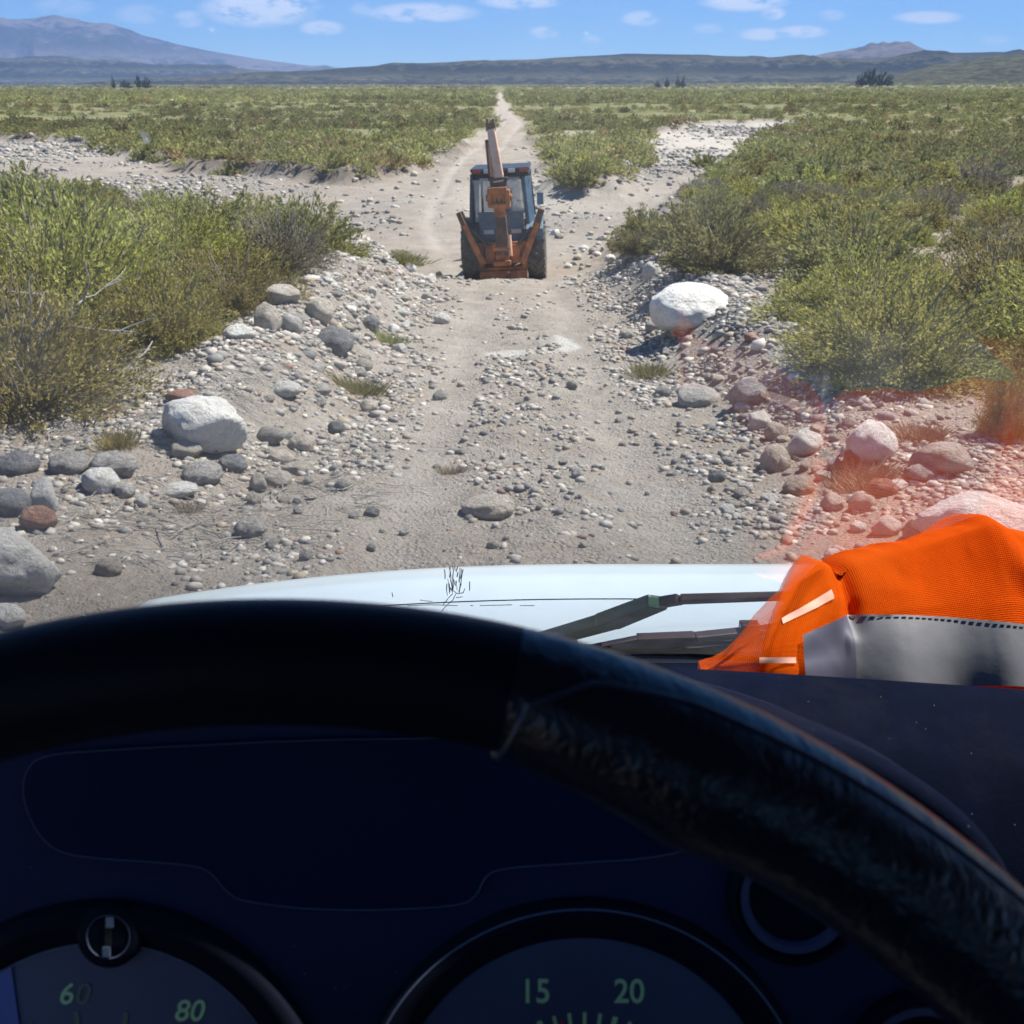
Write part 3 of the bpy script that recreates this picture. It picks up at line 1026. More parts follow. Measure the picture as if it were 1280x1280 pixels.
# ------------------------------------------------------------------ shrubs
def shrub_arrays(seed, Rr, Hh, nst, nleaf, ls, bare=0.0):
    r = np.random.default_rng(seed)
    # stems as polylines from near the base outwards; uneven outline from a few lobes
    nl = 7
    lob_a = r.uniform(0, 2 * np.pi, nl); lob_e = r.uniform(.1, 1.4, nl); lob_s = r.uniform(-.35, .25, nl)
    az = r.uniform(0, 2 * np.pi, nst)
    el = np.arccos(1 - r.random(nst) ** .8 * .93)       # from vertical
    el = np.clip(el, 0, 1.5)
    rad = np.ones(nst) * r.uniform(.72, 1.08, nst)
    for a, e, s in zip(lob_a, lob_e, lob_s):
        d = (np.angle(np.exp(1j * (az - a))) / .7) ** 2 + ((el - e) / .5) ** 2
        rad *= 1 + s * np.exp(-d)
    tip = np.stack([np.sin(el) * np.cos(az) * Rr, np.sin(el) * np.sin(az) * Rr, np.cos(el) * Hh], -1) * rad[:, None]
    tip[:, 2] = np.maximum(tip[:, 2], .10 * Hh + .1 * Hh * r.random(nst))
    b0 = np.stack([r.normal(0, .09 * Rr, nst), r.normal(0, .09 * Rr, nst), np.zeros(nst) - .05], -1)
    mid = b0 * .5 + tip * .5
    mid[:, 2] += .10 * Hh * r.uniform(-.2, 1, nst)
    mid[:, :2] += r.normal(0, .05 * Rr, (nst, 2))

    def bez(i, t):
        t = t[:, None]
        return b0[i] * (1 - t) ** 2 + mid[i] * 2 * t * (1 - t) + tip[i] * t * t
    # leaves
    i = r.integers(0, nst, nleaf)
    t = 1 - r.random(nleaf) ** 1.35 * .72
    c = bez(i, t) + r.normal(0, .045 * Rr, (nleaf, 3)) * (1.15 - t[:, None] * .4)
    c[:, 2] = np.maximum(c[:, 2], .03)
    ax = bez(i, np.minimum(t + .06, 1.1)) - bez(i, t)
    ax /= np.linalg.norm(ax, axis=1)[:, None] + 1e-9
    ax = ax + r.normal(0, .45, ax.shape) + np.array([0, 0, .25])
    ax /= np.linalg.norm(ax, axis=1)[:, None]
    q = np.cross(ax, r.normal(0, 1, ax.shape))
    q /= np.linalg.norm(q, axis=1)[:, None] + 1e-9
    L_ = ls * r.uniform(.6, 1.5, nleaf)[:, None]
    w = L_ * r.uniform(.22, .42, nleaf)[:, None]
    bend = np.cross(ax, q) * L_ * .18
    lv = np.stack([c - ax * L_, c + q * w + bend * .6, c + ax * L_ + bend * 0, c - q * w + bend], 1).reshape(-1, 3)
    lf = np.arange(nleaf * 4).reshape(-1, 4)
    # stems mesh: 3-sided tapering, 3 segments
    ts = np.array([0, .34, .68, .97])
    sv_, sf_ = [], []
    for k in range(nst):
        ii = np.full(4, k)
        p = bez(ii, ts)
        p[1:3] += r.normal(0, .02 * Rr, (2, 3))
        for j in range(4):
            wd = .012 * Rr * (1.2 - ts[j]) + .0025
            for m_ in range(3):
                a = m_ * 2.094
                sv_.append(p[j] + np.array([math.cos(a) * wd, math.sin(a) * wd, 0]))
        o = k * 12
        for j in range(3):
            for m_ in range(3):
                sf_.append((o + j * 3 + m_, o + j * 3 + (m_ + 1) % 3, o + (j + 1) * 3 + (m_ + 1) % 3, o + (j + 1) * 3 + m_))
    return lv, lf, np.array(sv_), np.array(sf_)


protos = {}


def get_proto(kind, k, lod):
    key = (kind, k, lod)
    if key not in protos:
        nleaf, ls, nst = {0: (34000, .0185, 330), 1: (10000, .034, 150), 2: (3200, .060, 60)}[lod]
        if kind == 'leaf_c': nleaf = int(nleaf * .5); nst = int(nst * 1.5)
        lv, lf, sv_, sf_ = shrub_arrays(hash((k, lod)) % 1000 + k * 17, 1.0, 1.0, nst, nleaf, ls)
        a = arr_mesh('foliage', lv, lf); a.materials.append(M[kind])
        b = arr_mesh('stems', sv_, sf_); b.materials.append(M['bark'])
        protos[key] = (a, b)
    return protos[key]


def dead_branch_mesh(seed):
    r = random.Random(seed)
    mb = MB()

    def grow(p, d, l, rad, lev):
        pts = [p]; rs = [rad]
        for i in range(5):
            d = (d + Vector((r.gauss(0, .22), r.gauss(0, .22), r.gauss(0, .16)))).normalized()
            p = p + d * l / 5
            pts.append(p); rs.append(rad * (1 - .14 * (i + 1)))
        mb.tube(pts, rs, 6)
        if lev > 0:
            for _ in range(3):
                q = pts[r.randrange(2, 6)]
                grow(q, (d + Vector((r.gauss(0, .7), r.gauss(0, .7), r.gauss(0, .4)))).normalized(), l * .6, rad * .55, lev - 1)
    for _ in range(5):
        a = r.uniform(0, 6.28)
        grow(Vector((0, 0, 0)), Vector((math.cos(a), math.sin(a), r.uniform(.15, .8))).normalized(), r.uniform(.6, 1.0), .022, 2)
    return mb


SHR = []
shrub_count = 0


def shrub(x, y, rad, hgt, kind, label, group=None, rz=None, dead=False):
    global shrub_count
    d = math.hypot(x, y)
    lod = 0 if d < 17 else (1 if d < 34 else 2)
    z = float(ground(x, y))
    root = empty('shrub', (x, y, z - .04), rz if rz is not None else random.uniform(0, 6.28))
    root.scale = (rad, rad * random.uniform(.85, 1.1), hgt)
    tag(root, label, 'shrub', group)
    fo, st_ = get_proto(kind, random.randrange(4 if lod else 3), lod)
    for nm, me_ in (('foliage', fo), ('stems', st_)):
        o = bpy.data.objects.new(nm, me_)
        COL.objects.link(o)
        o.parent = root
    if dead:
        o = dead_branch_mesh(int(x * 7 + 300)).build('dead_branch', M['deadwood'], root, smooth=True)
    SHR.append((x, y, rad))
    shrub_count += 1
    return root


HAND = [  # x, y, r, h, kind, label
    (-4.35, 8.5, 1.35, 1.25, 'leaf_a', 'nearest bush on the left, with grey dead branches showing low in its front', True),
    (-6.3, 8.2, 1.5, 1.4, 'leaf_a', 'olive bush at the left edge behind the flat dark rocks', True),
    (-4.05, 11.3, 1.1, 1.1, 'leaf_a', 'yellow green bush whose right side leans over the left stone bank', False),
    (-3.75, 13.4, 1.15, 1.0, 'leaf_a', 'low olive bush just behind the upright cream rock', False),
    (-3.7, 16.2, 1.2, 1.05, 'leaf_c', 'greyish bush between the olive bushes and the stone bank', False),
    (-5.5, 12.0, 1.7, 1.7, 'leaf_a', 'broad yellow green bush behind the one with dead branches', False),
    (-8.2, 12.6, 1.8, 1.7, 'leaf_a', 'yellow green bush at the left edge, second row from the truck', False),
    (-4.9, 15.3, 1.45, 1.35, 'leaf_a', 'yellow green bush third in line along the stone bank', False),
    (-7.4, 16.4, 1.8, 1.6, 'leaf_b', 'mid green bush in the middle of the left thicket', False),
    (-3.95, 19.2, 1.45, 1.30, 'leaf_b', 'green bush with upright sprays at the right end of the left thicket', False),
    (-6.3, 21.5, 1.5, 1.35, 'leaf_b', 'green bush at the back right of the left thicket', False),
    (-10.6, 16.8, 1.9, 1.7, 'leaf_c', 'grey olive bush behind the left thicket, half bare', False),
    (-9.6, 21.5, 1.6, 1.4, 'leaf_c', 'sparse grey bush in front of the pale stream bed', False),
    (3.75, 9.7, 1.25, 1.1, 'leaf_a', 'nearest bright green bush above the orange tinted stones', False),
    (5.9, 9.6, 1.5, 1.3, 'leaf_a', 'yellow green bush at the right edge above the large boulder', False),
    (4.3, 12.5, 1.35, 1.15, 'leaf_a', 'bright green bush right of the huge white boulder', False),
    (6.4, 13.0, 1.6, 1.35, 'leaf_a', 'tall bush at the right edge, second row from the truck', False),
    (3.6, 17.8, 1.2, 1.15, 'leaf_b', 'dark green bush directly behind the huge white boulder', False),
    (5.6, 16.6, 1.45, 1.25, 'leaf_b', 'green bush right of the one behind the white boulder', False),
    (4.1, 21.6, 1.35, 1.2, 'leaf_b', 'green bush at the corner where the right gully begins', False),
    (6.6, 20.5, 1.5, 1.25, 'leaf_a', 'olive bush set back from the gully corner', False),
    (8.8, 16.5, 1.6, 1.3, 'leaf_c', 'grey twiggy bush at the right behind the tall one', False),
    (5.0, 25.6, 1.2, 1.1, 'leaf_b', 'rounded green bush on the gully rim right of the digger', False),
    (8.4, 11.2, 1.5, 1.35, 'leaf_b', 'dense green bush cut by the right edge', False),
    (3.78, 7.35, .22, .72, 'leaf_a', 'thin golden green streak of leaves at the right edge beside the orange patch', False),  # slim upright streak of golden green leaves
    (3.0, 23.6, .85, .8, 'leaf_b', 'green bush leaning over the track edge beyond the huge white boulder', False),
    (3.6, 27.4, .95, .9, 'leaf_b', 'leafy bush on the bank foot right beside the digger', False),
    (2.9, 46.5, 1.2, 1.3, 'leaf_b', 'bushy green shrub on the tip of the spit just right of the digger cab', False),
    (3.9, 48.2, 1.2, 1.1, 'leaf_a', 'paler shrub behind the one on the tip of the spit', False),
    (5.1, 28.5, .9, .8, 'leaf_c', 'small grey bush hanging over the right gully', False),
    (10.6, 58.0, .9, .9, 'leaf_b', 'dark rounded bush alone on the rim of the far pale gully', False),
    (-2.7, 24.2, .55, .35, 'leaf_b', 'low green tuft at the foot of the stone bank left of the digger', False),
]
for (x, y, r_, h_, kd, lb, dd) in HAND:
    shrub(x, y, r_, h_, kd, lb, dead=dd)
GAPS = [ray_ground(*q)[0] for q in ((1235, 228), (1010, 285), (1150, 236), (960, 232), (1120, 330), (1250, 300))]
KN = {'leaf_a': 'yellow green', 'leaf_b': 'mid green', 'leaf_c': 'grey olive'}
# the rest of the near scrub, still one by one
cand = []
r2 = random.Random(5)
while len(cand) < 9000:
    y = 13 * (75 / 13) ** r2.random()
    x = r2.uniform(-.62, .62) * y
    cand.append((x, y))
cand.sort(key=lambda q: q[1])
cx = np.array([c[0] for c in cand]); cy = np.array([c[1] for c in cand])
csd = bed_sd(cx, cy); cu = np.abs(cx - np.interp(cy, XC[:, 0], XC[:, 1]))
for (x, y), sd_, u_ in zip(cand, csd, cu):
    if shrub_count >= 285: break
    if sd_ < (.6 if y < 45 else -.1) or (u_ < 5.0 and y < 27) or u_ < 2.8: continue
    if y < 27 and -12 < x < -2 and y < 23: continue
    r_ = r2.uniform(.55, 1.35)
    if any((x - a) ** 2 + (y - b) ** 2 < ((r_ + c) * (.72 if x < 2 else .80)) ** 2 for a, b, c in SHR): continue
    if any((x - q[0]) ** 2 + (y - q[1]) ** 2 < 2.0 ** 2 for q in GAPS): continue
    kd = r2.choice(['leaf_a', 'leaf_b', 'leaf_b', 'leaf_a', 'leaf_c'])
    side = 'right' if x > 2 else 'left'
    zone = 'near' if y < 30 else 'across the dry stream bed'
    if x > 2:
        zl = 'on the flat right of the gully' if not (y > 50 and x < 9) else 'on the spit between the far track and the gully'
    else:
        zl = 'on the far bank left of the digger' if y > 45 else 'behind the left thicket'
    shrub(x, y, r_, r_ * r2.uniform(.75, 1.05), kd, KN[kd] + ' scrub bush ' + zl, KN[kd] + ' bushes ' + zl)
YMAX = max(s[1] for s in SHR)

# far scrub as one mass
def clump(seed, n, ls):
    lv, lf, _, _ = shrub_arrays(seed, 1.0, 1.0, 20, n, ls)
    return lv, lf


cl_mid = [clump(300 + k, 270, .10) for k in range(5)]
cl_far = [clump(320 + k, 90, .17) for k in range(5)]


def far_scrub(name, label, n, y0, y1, tm, rad, spread=.66):
    y = y0 * (y1 / y0) ** rng.random(n * 2) if y1 / y0 > 3 else y0 + (y1 - y0) * np.sqrt(rng.random(n * 2))
    x = rng.uniform(-spread, spread, n * 2) * y
    sd = bed_sd(x, y)
    u = np.abs(x - np.interp(y, XC[:, 0], XC[:, 1]))
    k = (sd > -.35) & (u > np.where(y < 100, 2.5, np.where(y < 500, 1.5, 3.0))) & ((vn1.fbm(x * .05, y * .05, 3) > -.22) | (y > 500))
    # keep clear of shrubs already standing as things
    x, y = x[k][:n], y[k][:n]
    n = len(x)
    s = rng.uniform(rad[0], rad[1], n)
    sc = np.stack([s, s * rng.uniform(.8, 1.1, n), s * rng.uniform(.55, .95, n)], -1)
    z = ground(x, y) - .05
    pt = vn2.fbm(x * .03, y * .03, 3)
    c = np.array([1.0, 1.0, 1.0])[None] * (1 + pt[:, None] * .5) * rng.uniform(.7, 1.25, (n, 1))
    br = rng.random(n) < .13
    c[br] = c[br] * np.array([1.05, .8, .95])
    dk = rng.random(n) < .10
    c[dk] *= .5
    V_, F_, T_ = merge_instances(tm, np.stack([x, y, z], -1), sc, np.stack([np.zeros(n), rng.uniform(0, 6.28, n)], -1), rng.integers(0, len(tm), n), c)
    o = link(name, arr_mesh(name, V_, F_, False, {'tone': T_}), M['leaf_far'])
    return tag(o, label, 'scrub', kind='stuff')


far_scrub('scrub_cover', 'green desert scrub covering the plain beyond the stream bed', 4600, YMAX - 14, 230, cl_mid, (.6, 1.25))
cl_hor = [clump(340 + k, 36, .30) for k in range(4)]
far_scrub('distant_scrub_cover', 'hazy green scrub on the distant plain below the mesas', 9000, 220, 900, cl_far, (1.0, 2.0), .62)
far_scrub('horizon_scrub_cover', 'thin band of scrub at the foot of the mesas', 7000, 850, 2500, cl_hor, (2.2, 4.5), .62)

# grass tufts
def tuft(px, py, wpx, hpx, label, mat, n=700):
    p, t = ray_ground(px, py)
    w, h = .7 * wpx / FPX * t, .6 * hpx / FPX * t
    r = np.random.default_rng(int(px))
    b = r.normal(0, .22 * w, (n, 2))
    z = ground(p[0] + b[:, 0], p[1] + b[:, 1])
    base = np.stack([p[0] + b[:, 0], p[1] + b[:, 1], z], -1)
    lean = np.concatenate([b * .5 + r.normal(0, .10 * w, (n, 2)), (h * r.uniform(.5, 1.2, n))[:, None]], 1)
    q = np.stack([-lean[:, 1], lean[:, 0], np.zeros(n)], -1)
    q = r.normal(0, 1, (n, 3)); q[:, 2] = 0
    q /= np.linalg.norm(q, axis=1)[:, None]
    wd = .0011 + .00010 * t
    v = np.stack([base - q * wd, base + q * wd, base + lean * .6 + q * wd * .8, base + lean + np.array([0, 0, -.1 * h])], 1)
    o = link('grass_tuft', arr_mesh('grass_tuft', v.reshape(-1, 3), np.arange(n * 4).reshape(-1, 4)), mat)
    return tag(o, label, 'grass tuft')


tuft(450, 492, 70, 32, 'pale green grass tuft on the left verge beside the track', M['leaf_b'])
tuft(487, 432, 40, 26, 'small green tuft on the left bank close to the track edge', M['leaf_b'])
tuft(812, 470, 60, 28, 'thin green tuft on the right edge of the track', M['leaf_b'])
tuft(1078, 606, 90, 36, 'golden dry grass tuft in front of the big round white boulder', M['straw'], 1100)
tuft(1150, 548, 70, 28, 'dry grass clump behind the broad flat topped rock', M['straw'], 900)
tuft(566, 592, 44, 14, 'dry flat brown tuft in the middle of the track', M['straw'], 500)
tuft(150, 560, 60, 40, 'green sprig at the foot of the nearest left bush', M['leaf_a'], 500)
tuft(505, 330, 60, 22, 'green weeds beside the digger at the end of the stone bank', M['leaf_b'], 700)
tuft(235, 640, 40, 26, 'brown dry weed under the flat white topped stone', M['straw'], 200)
tuft(255, 585, 30, 24, 'little green weed growing among the dark stones', M['leaf_a'], 90)

# dry twigs lying on the left verge
def twigs(name, label, n, poly, lr):
    mb = MB()
    r = random.Random(len(poly) + n)
    xsq = [q[0] for q in poly]; ysq = [q[1] for q in poly]
    k = 0
    while k < n:
        x, y = r.uniform(min(xsq), max(xsq)), r.uniform(min(ysq), max(ysq))
        if not in_poly(x, y, poly): continue
        k += 1
        p, t = ray_ground(x, y)
        a = r.gauss(0.2, .7)
        l = r.uniform(*lr)
        pts = []
        q = Vector((p[0], p[1], 0))
        for j in range(5):
            zz = float(ground(q.x, q.y)) + .008 + .02 * r.random()
            pts.append(Vector((q.x, q.y, zz)))
            a += r.gauss(0, .25)
            q = q + Vector((math.cos(a), math.sin(a), 0)) * l / 4
        rad = r.uniform(.0018, .0055)
        mb.tube(pts, [rad, rad, rad * .9, rad * .7, rad * .4], 5)
    o = mb.build(name, M['deadwood'], smooth=True)
    return tag(o, label, 'twigs', kind='stuff')


twigs('dry_twigs', 'dry grey twigs and straw littering the left verge', 300, [(60, 610), (230, 590), (480, 560), (470, 640), (330, 690), (160, 720), (60, 700)], (.06, .34))
twigs('brushwood', 'dead brushwood under the left bushes', 190, [(30, 500), (200, 540), (260, 460), (420, 400), (470, 430), (330, 470), (240, 560), (40, 570)], (.1, .5))

# distant trees on the plain
def tree(px, py_base, dist, h, w, label, group=None, kind='poplar'):
    d = W(px, 300, 1.0) - C0
    k = dist / math.hypot(d[0], d[1])
    x, y = d[0] * k, d[1] * k
    root = empty('poplar_tree' if kind == 'poplar' else 'dark_tree', (x, y, float(ground(x, y))))
    tag(root, label, 'tree', group)
    lv, lf, _, _ = shrub_arrays(int(px), 1.0, 1.0, 40, 500, .12)
    lv = lv * np.array([w, w, h * .92]) + np.array([0, 0, h * .08])
    if kind == 'poplar':
        s = 1 - .55 * np.clip(lv[:, 2:3] / h, 0, 1)
        lv[:, :2] *= s
    a = arr_mesh('crown', lv, lf); a.materials.append(M['leaf_dark'])
    o = bpy.data.objects.new('crown', a); COL.objects.link(o); o.parent = root
    mb = MB(); mb.tube([(0, 0, -.5), (0, 0, h * .3), (0, 0, h * .75)], [w * .12, w * .09, w * .03], 7)
    mb.build('trunk', M['bark'], root)


tree(170, 125, 1000, 12, 3.2, 'leftmost of the dark slim trees far off on the left plain')
tree(184, 125, 1010, 7, 6, 'low round tree between the slim ones far off on the left plain', kind='dark')
tree(199, 125, 990, 14, 3.5, 'tallest slim tree far off on the left plain')
tree(208, 125, 1000, 10, 5, 'rightmost dark tree of the far left group', kind='dark')
for i, (px, hh) in enumerate([(812, 10), (823, 12), (836, 15), (842, 13)]):
    tree(px, 107, 1100, hh, 3.6, 'slim dark tree in the row under the mesa right of the track', 'row of trees under the mesa')
for i, (px, hh, ww) in enumerate([(1052, 13, 6), (1063, 17, 8), (1074, 15, 7), (1083, 10, 6)]):
    tree(px, 100, 1050, hh, ww, 'bushy dark tree in the clump below the volcanic hill', 'clump of trees below the volcanic hill', 'dark')

# ------------------------------------------------------------------ backhoe loader
def backhoe():
    y0 = 28.1
    cx_ = (632 - 640) / FPX * (y0 * .95)
    p, t = ray_ground(632, 343)
    root = empty('backhoe_loader', (cx_, y0, float(ground(cx_, y0 + .3)) + .02))
    root.rotation_euler = (0, R(-2.6), R(-3.0))
    root.scale = (1.03, 1, 1.05)
    tag(root, 'dusty backhoe digger seen from behind, rusty orange arm folded upright over a blue cab', 'digger')
    cab = simple('lit_side_blue_paint', (0.075, 0.14, 0.20), (0.14, 0.22, 0.29), rough=.55, scale=3, bmp=.002)
    cabd = simple('dark_cab_frame', (0.018, 0.026, 0.04), (0.035, 0.05, 0.07), rough=.5, scale=4)
    org = simple('rusty_orange_paint', (0.55, 0.19, 0.055), (0.22, 0.09, 0.045), rough=.75, scale=2.6, bmp=.006, thr=(.42, .60))
    org2 = simple('sun_bleached_orange_paint', (0.88, 0.54, 0.35), (0.62, 0.29, 0.15), rough=.7, scale=2.2, bmp=.003, thr=(.5, .72))
    brn = simple('muddy_brown_steel', (0.085, 0.048, 0.03), (0.17, 0.10, 0.065), rough=.85, scale=5, bmp=.008)
    rub = simple('dusty_tyre_rubber', (0.04, 0.04, 0.042), (0.14, 0.128, 0.11), rough=.9, scale=4, bmp=.004)
    rimm = simple('cream_wheel_rim', (0.38, 0.33, 0.25), (0.24, 0.18, 0.12), rough=.7, scale=5)
    gl, nt, N, L, b = newmat('cab_window_glass')
    b.inputs['Base Color'].default_value = (0.55, 0.65, 0.66, 1)
    b.inputs['Roughness'].default_value = .08
    b.inputs['Alpha'].default_value = .38
    lamp = simple('milky_lamp_lens', (0.62, 0.64, 0.64), (0.5, 0.5, 0.5), rough=.3, scale=6)
    redl = simple('red_lamp_lens', (0.42, 0.06, 0.03), (0.3, 0.05, 0.03), rough=.3, scale=6)
    hyd = simple('dark_hydraulic_steel', (0.03, 0.03, 0.032), (0.09, 0.08, 0.075), rough=.5, scale=6)

    def wheel(x, y, r, w, name='rear_wheel'):
        e = empty(name, (x, y, r)); e.parent = root
        Mx = Matrix.Rotation(R(90), 4, 'Y')
        mb = MB()
        prof_ = [(r * .56, -w * .40), (r * .60, -w * .46), (r * .80, -w * .5), (r * .90, -w * .47), (r * .945, -w * .38), (r * .955, 0), (r * .945, w * .38), (r * .90, w * .47), (r * .80, w * .5), (r * .60, w * .46), (r * .56, w * .40)]
        mb.lathe(prof_, 48, Mx, closed=True)
        nl = 20
        for k in range(nl):
            for sgn in (-1, 1):
                a0 = 2 * math.pi * (k + (.5 if sgn > 0 else 0)) / nl
                a1 = a0 + .26
                q0 = Mx @ Vector((r * .965 * math.cos(a0), r * .965 * math.sin(a0), sgn * w * .46))
                q1 = Mx @ Vector((r * .975 * math.cos(a1), r * .975 * math.sin(a1), -sgn * w * .02))
                mb.bar(q0, q1, r * .075, r * .085, upv=(0, q0.y + q1.y, q0.z + q1.z))
        mb.build('tyre', rub, e, smooth=True, angle=35)
        m2 = MB()
        m2.lathe([(0.02, -.06), (r * .2, -.07), (r * .3, -.02), (r * .5, .03), (r * .57, w * .36), (r * .60, w * .42), (r * .57, w * .40)], 32, Mx)
        m2.lathe([(r * .57, w * .40), (r * .57, -w * .40)], 32, Mx)
        m2.build('rim', rimm, e, smooth=True)
        return e
    wheel(-.86, 0, .745, .48)
    wheel(.86, 0, .745, .48)
    wheel(-.80, 2.15, .48, .30, 'front_wheel')
    wheel(.80, 2.15, .48, .30, 'front_wheel')
    # chassis, hood, fenders
    mb = MB()
    mb.box((0, .9, .85), (.75, 3.0, .42)); mb.box((0, 2.3, 1.22), (.78, 1.5, .62)); mb.box((0, -.3, .62), (1.0, .5, .22))
    mb.build('chassis', brn, root, bevel=.02)
    for sx in (-1, 1):
        mb = MB()
        pr = [(-.30, .74), (-.62, .95), (-.60, 1.36), (-.2, 1.58), (.35, 1.60), (.72, 1.42), (.86, 1.1), (.80, 1.08), (.66, 1.36), (.32, 1.53), (-.2, 1.51), (-.54, 1.30), (-.55, .98), (-.30, .80)]
        Mf = Matrix(((0, 0, 1, 0), (1, 0, 0, 0), (0, 1, 0, 0), (0, 0, 0, 1)))
        mb.prism(pr, .62 if sx > 0 else -1.06, 1.06 if sx > 0 else -.62, Mf)
        mb.build('fender', cab if sx > 0 else cabd, root, bevel=.01)  # lit side takes the lighter blue, the other the dark colour
    # cab: posts, rails, roof
    x0, x1 = -.80, .80           # foot half width
    t0, t1 = -.70, .68           # top half width
    zb, zt = 1.30, 2.70
    yr, yf = -.30, 1.25
    mb = MB()
    mb.bar((x0, yr, zb), (t0, yr + .12, zt), .12, .12); mb.bar((x0, yf, zb), (t0, yf - .06, zt), .08, .08); mb.bar((x1, yf, zb), (t1, yf - .06, zt), .08, .08)
    mb.bar((x0 + .30, yr - .01, zb + .02), (t0 + .21, yr + .10, zt), .055, .06)
    mb.bar((t0, yr + .12, zt - .05), (t1, yr + .12, zt - .05), .10, .22)
    mb.bar((t0, yf - .06, zt - .04), (t1, yf - .06, zt - .04), .10, .10)
    mb.bar((x0, yr, zb + .02), (x0, yf, zb + .02), .09, .10); mb.bar((x1, yr, zb + .02), (x1, yf, zb + .02), .09, .10)
    mb.bar((t0, yr + .1, zt - .04), (t0, yf - .1, zt - .04), .09, .10); mb.bar((t1, yr + .1, zt - .04), (t1, yf - .1, zt - .04), .09, .10)
    mb.build('cab_frame', cabd, root, bevel=.012)
    mb = MB()
    mb.bar((x1 - .04, yr, zb - .05), (t1 - .05, yr + .12, zt - .1), .24, .14, .20, .14)
    mb.build('lit_cab_post', cab, root, bevel=.015)  # sunlit side of the cab put into this post's lighter blue
    mb = MB()
    mb.box((-.01, .48, zt + .09), (1.50, 1.70, .08))
    mb.box((-.01, -.30, zt + .05), (1.44, .22, .10))
    mb.build('roof', cabd, root, bevel=.03)
    for x in (-.60, .60):
        mb = MB(); mb.box((x, -.43, zt + .07), (.20, .05, .08)); mb.build('roof_lamp', redl, root, bevel=.01)
    for x in (-.32, .30):
        mb = MB(); mb.box((x, -.43, zt + .07), (.17, .05, .09)); mb.build('work_lamp', lamp, root, bevel=.01)
    # rear body panels
    mb = MB()
    mb.box((-.02, -.34, 1.52), (1.16, .06, .44)); mb.box((-.02, -.36, 1.76), (1.22, .09, .05)); mb.box((.0, -.30, 1.19), (1.22, .14, .26))
    mb.build('rear_panel', cab, root, bevel=.012)
    mb = MB(); mb.box((-.02, -.27, 2.2), (1.02, .012, .80)); mb.build('rear_window', gl, root)
    mb = MB(); mb.box((-.62, -.27, 1.98), (.20, .012, 1.16)); mb.build('rear_window', gl, root)
    mb = MB(); mb.box((.74, .45, 1.98), (.012, 1.3, 1.16)); mb.build('side_window', gl, root)
    mb = MB(); mb.box((-.74, .45, 1.98), (.012, 1.3, 1.16)); mb.build('side_window', gl, root)
    mb = MB(); mb.box((0, 1.2, 2.05), (1.2, .012, 1.0)); mb.build('windscreen', gl, root)
    for x in (-.36, .36):
        mb = MB(); mb.box((x, -.405, 1.30), (.27, .05, .11)); mb.build('rear_light', lamp, root, bevel=.01)
    mb = MB(); mb.box((0, .55, 1.62), (.5, .5, .14)); mb.box((0, .78, 1.95), (.46, .12, .55)); mb.build('driver_seat', hyd, root, bevel=.03)
    mb = MB(); mb.bar((.80, .2, 2.35), (.98, .12, 2.2), .025); mb.box((.99, .1, 2.02), (.17, .04, .30)); mb.build('mirror', cab, root, bevel=.01)
    # rear frame with slide rails, stabiliser housings
    mb = MB()
    mb.box((0, -.62, .40), (1.26, .18, .10)); mb.box((0, -.62, 1.02), (1.30, .14, .10))
    mb.box((-.57, -.62, .74), (.16, .16, .66)); mb.box((.57, -.62, .74), (.16, .16, .66))
    mb.box((-.33, -.68, .78), (.26, .10, .46)); mb.box((.33, -.68, .78), (.26, .10, .46))
    mb.build('rear_frame', org, root, bevel=.02)
    mb = MB()
    mb.tube([(-.62, -.74, .26), (.62, -.74, .26)], .125, 14)
    mb.box((0, -.74, .26), (1.22, .18, .22)); mb.box((.32, -.86, .27), (.28, .12, .22))
    mb.build('crossbar', org, root, bevel=.02)
    for sx in (-1, 1):
        e = empty('stabilizer_leg', (0, 0, 0)); e.parent = root
        mb = MB()
        mb.bar((sx * .50, -.78, .56), (sx * .98, -.78, 1.62), .17, .20, .13, .16, upv=(0, 1, 0))
        mb.build('beam', org, e, bevel=.02)
        mb = MB()
        mb.bar((sx * .87, -.80, 1.36), (sx * 1.035, -.80, 1.86), .20, .10, .15, .10, upv=(0, 1, 0))
        mb.box((sx * 1.01, -.86, 1.70), (.12, .28, .34), Matrix.Rotation(R(20 * sx), 3, 'Y'))
        mb.build('foot_pad', brn, e, bevel=.015)
        mb = MB()
        mb.tube([(sx * .40, -.72, 1.02), (sx * .78, -.72, 1.42)], .045, 10)
        mb.build('cylinder', hyd, e, smooth=True)
    # swing post, lower boom
    mb = MB()
    mb.box((0, -.86, .78), (.34, .22, .50)); mb.box((0, -1.0, .60), (.44, .30, .12)); mb.box((0, -1.0, .96), (.44, .30, .10))
    mb.build('swing_bracket', org, root, bevel=.02)
    mb = MB()
    mb.bar((0, -1.05, .80), (.02, -.98, 1.25), .32, .22, .30, .26, upv=(0, 1, 0))
    mb.bar((.02, -.98, 1.25), (0.0, -.86, 2.15), .30, .26, .22, .26, upv=(0, 1, 0))
    mb.build('boom', brn, root, bevel=.02)
    mb = MB(); mb.tube([(.22, -1.08, .78), (.20, -1.0, 1.28)], .055, 10); mb.build('boom_cylinder', org2, root, smooth=True)
    # bucket linkage lump at the joint
    mb = MB()
    mb.box((-.02, -.96, 2.13), (.50, .30, .30)); mb.box((-.24, -1.0, 2.20), (.10, .42, .46)); mb.box((.22, -1.0, 2.16), (.10, .42, .42))
    mb.box((0, -1.1, 2.36), (.40, .16, .16)); mb.box((0, -1.02, 1.86), (.30, .24, .26)); mb.tube([(-.34, -1.02, 2.18), (.32, -1.02, 2.18)], .085, 12)
    mb.tube([(-.26, -1.16, 2.02), (.26, -1.16, 2.02)], .06, 10)
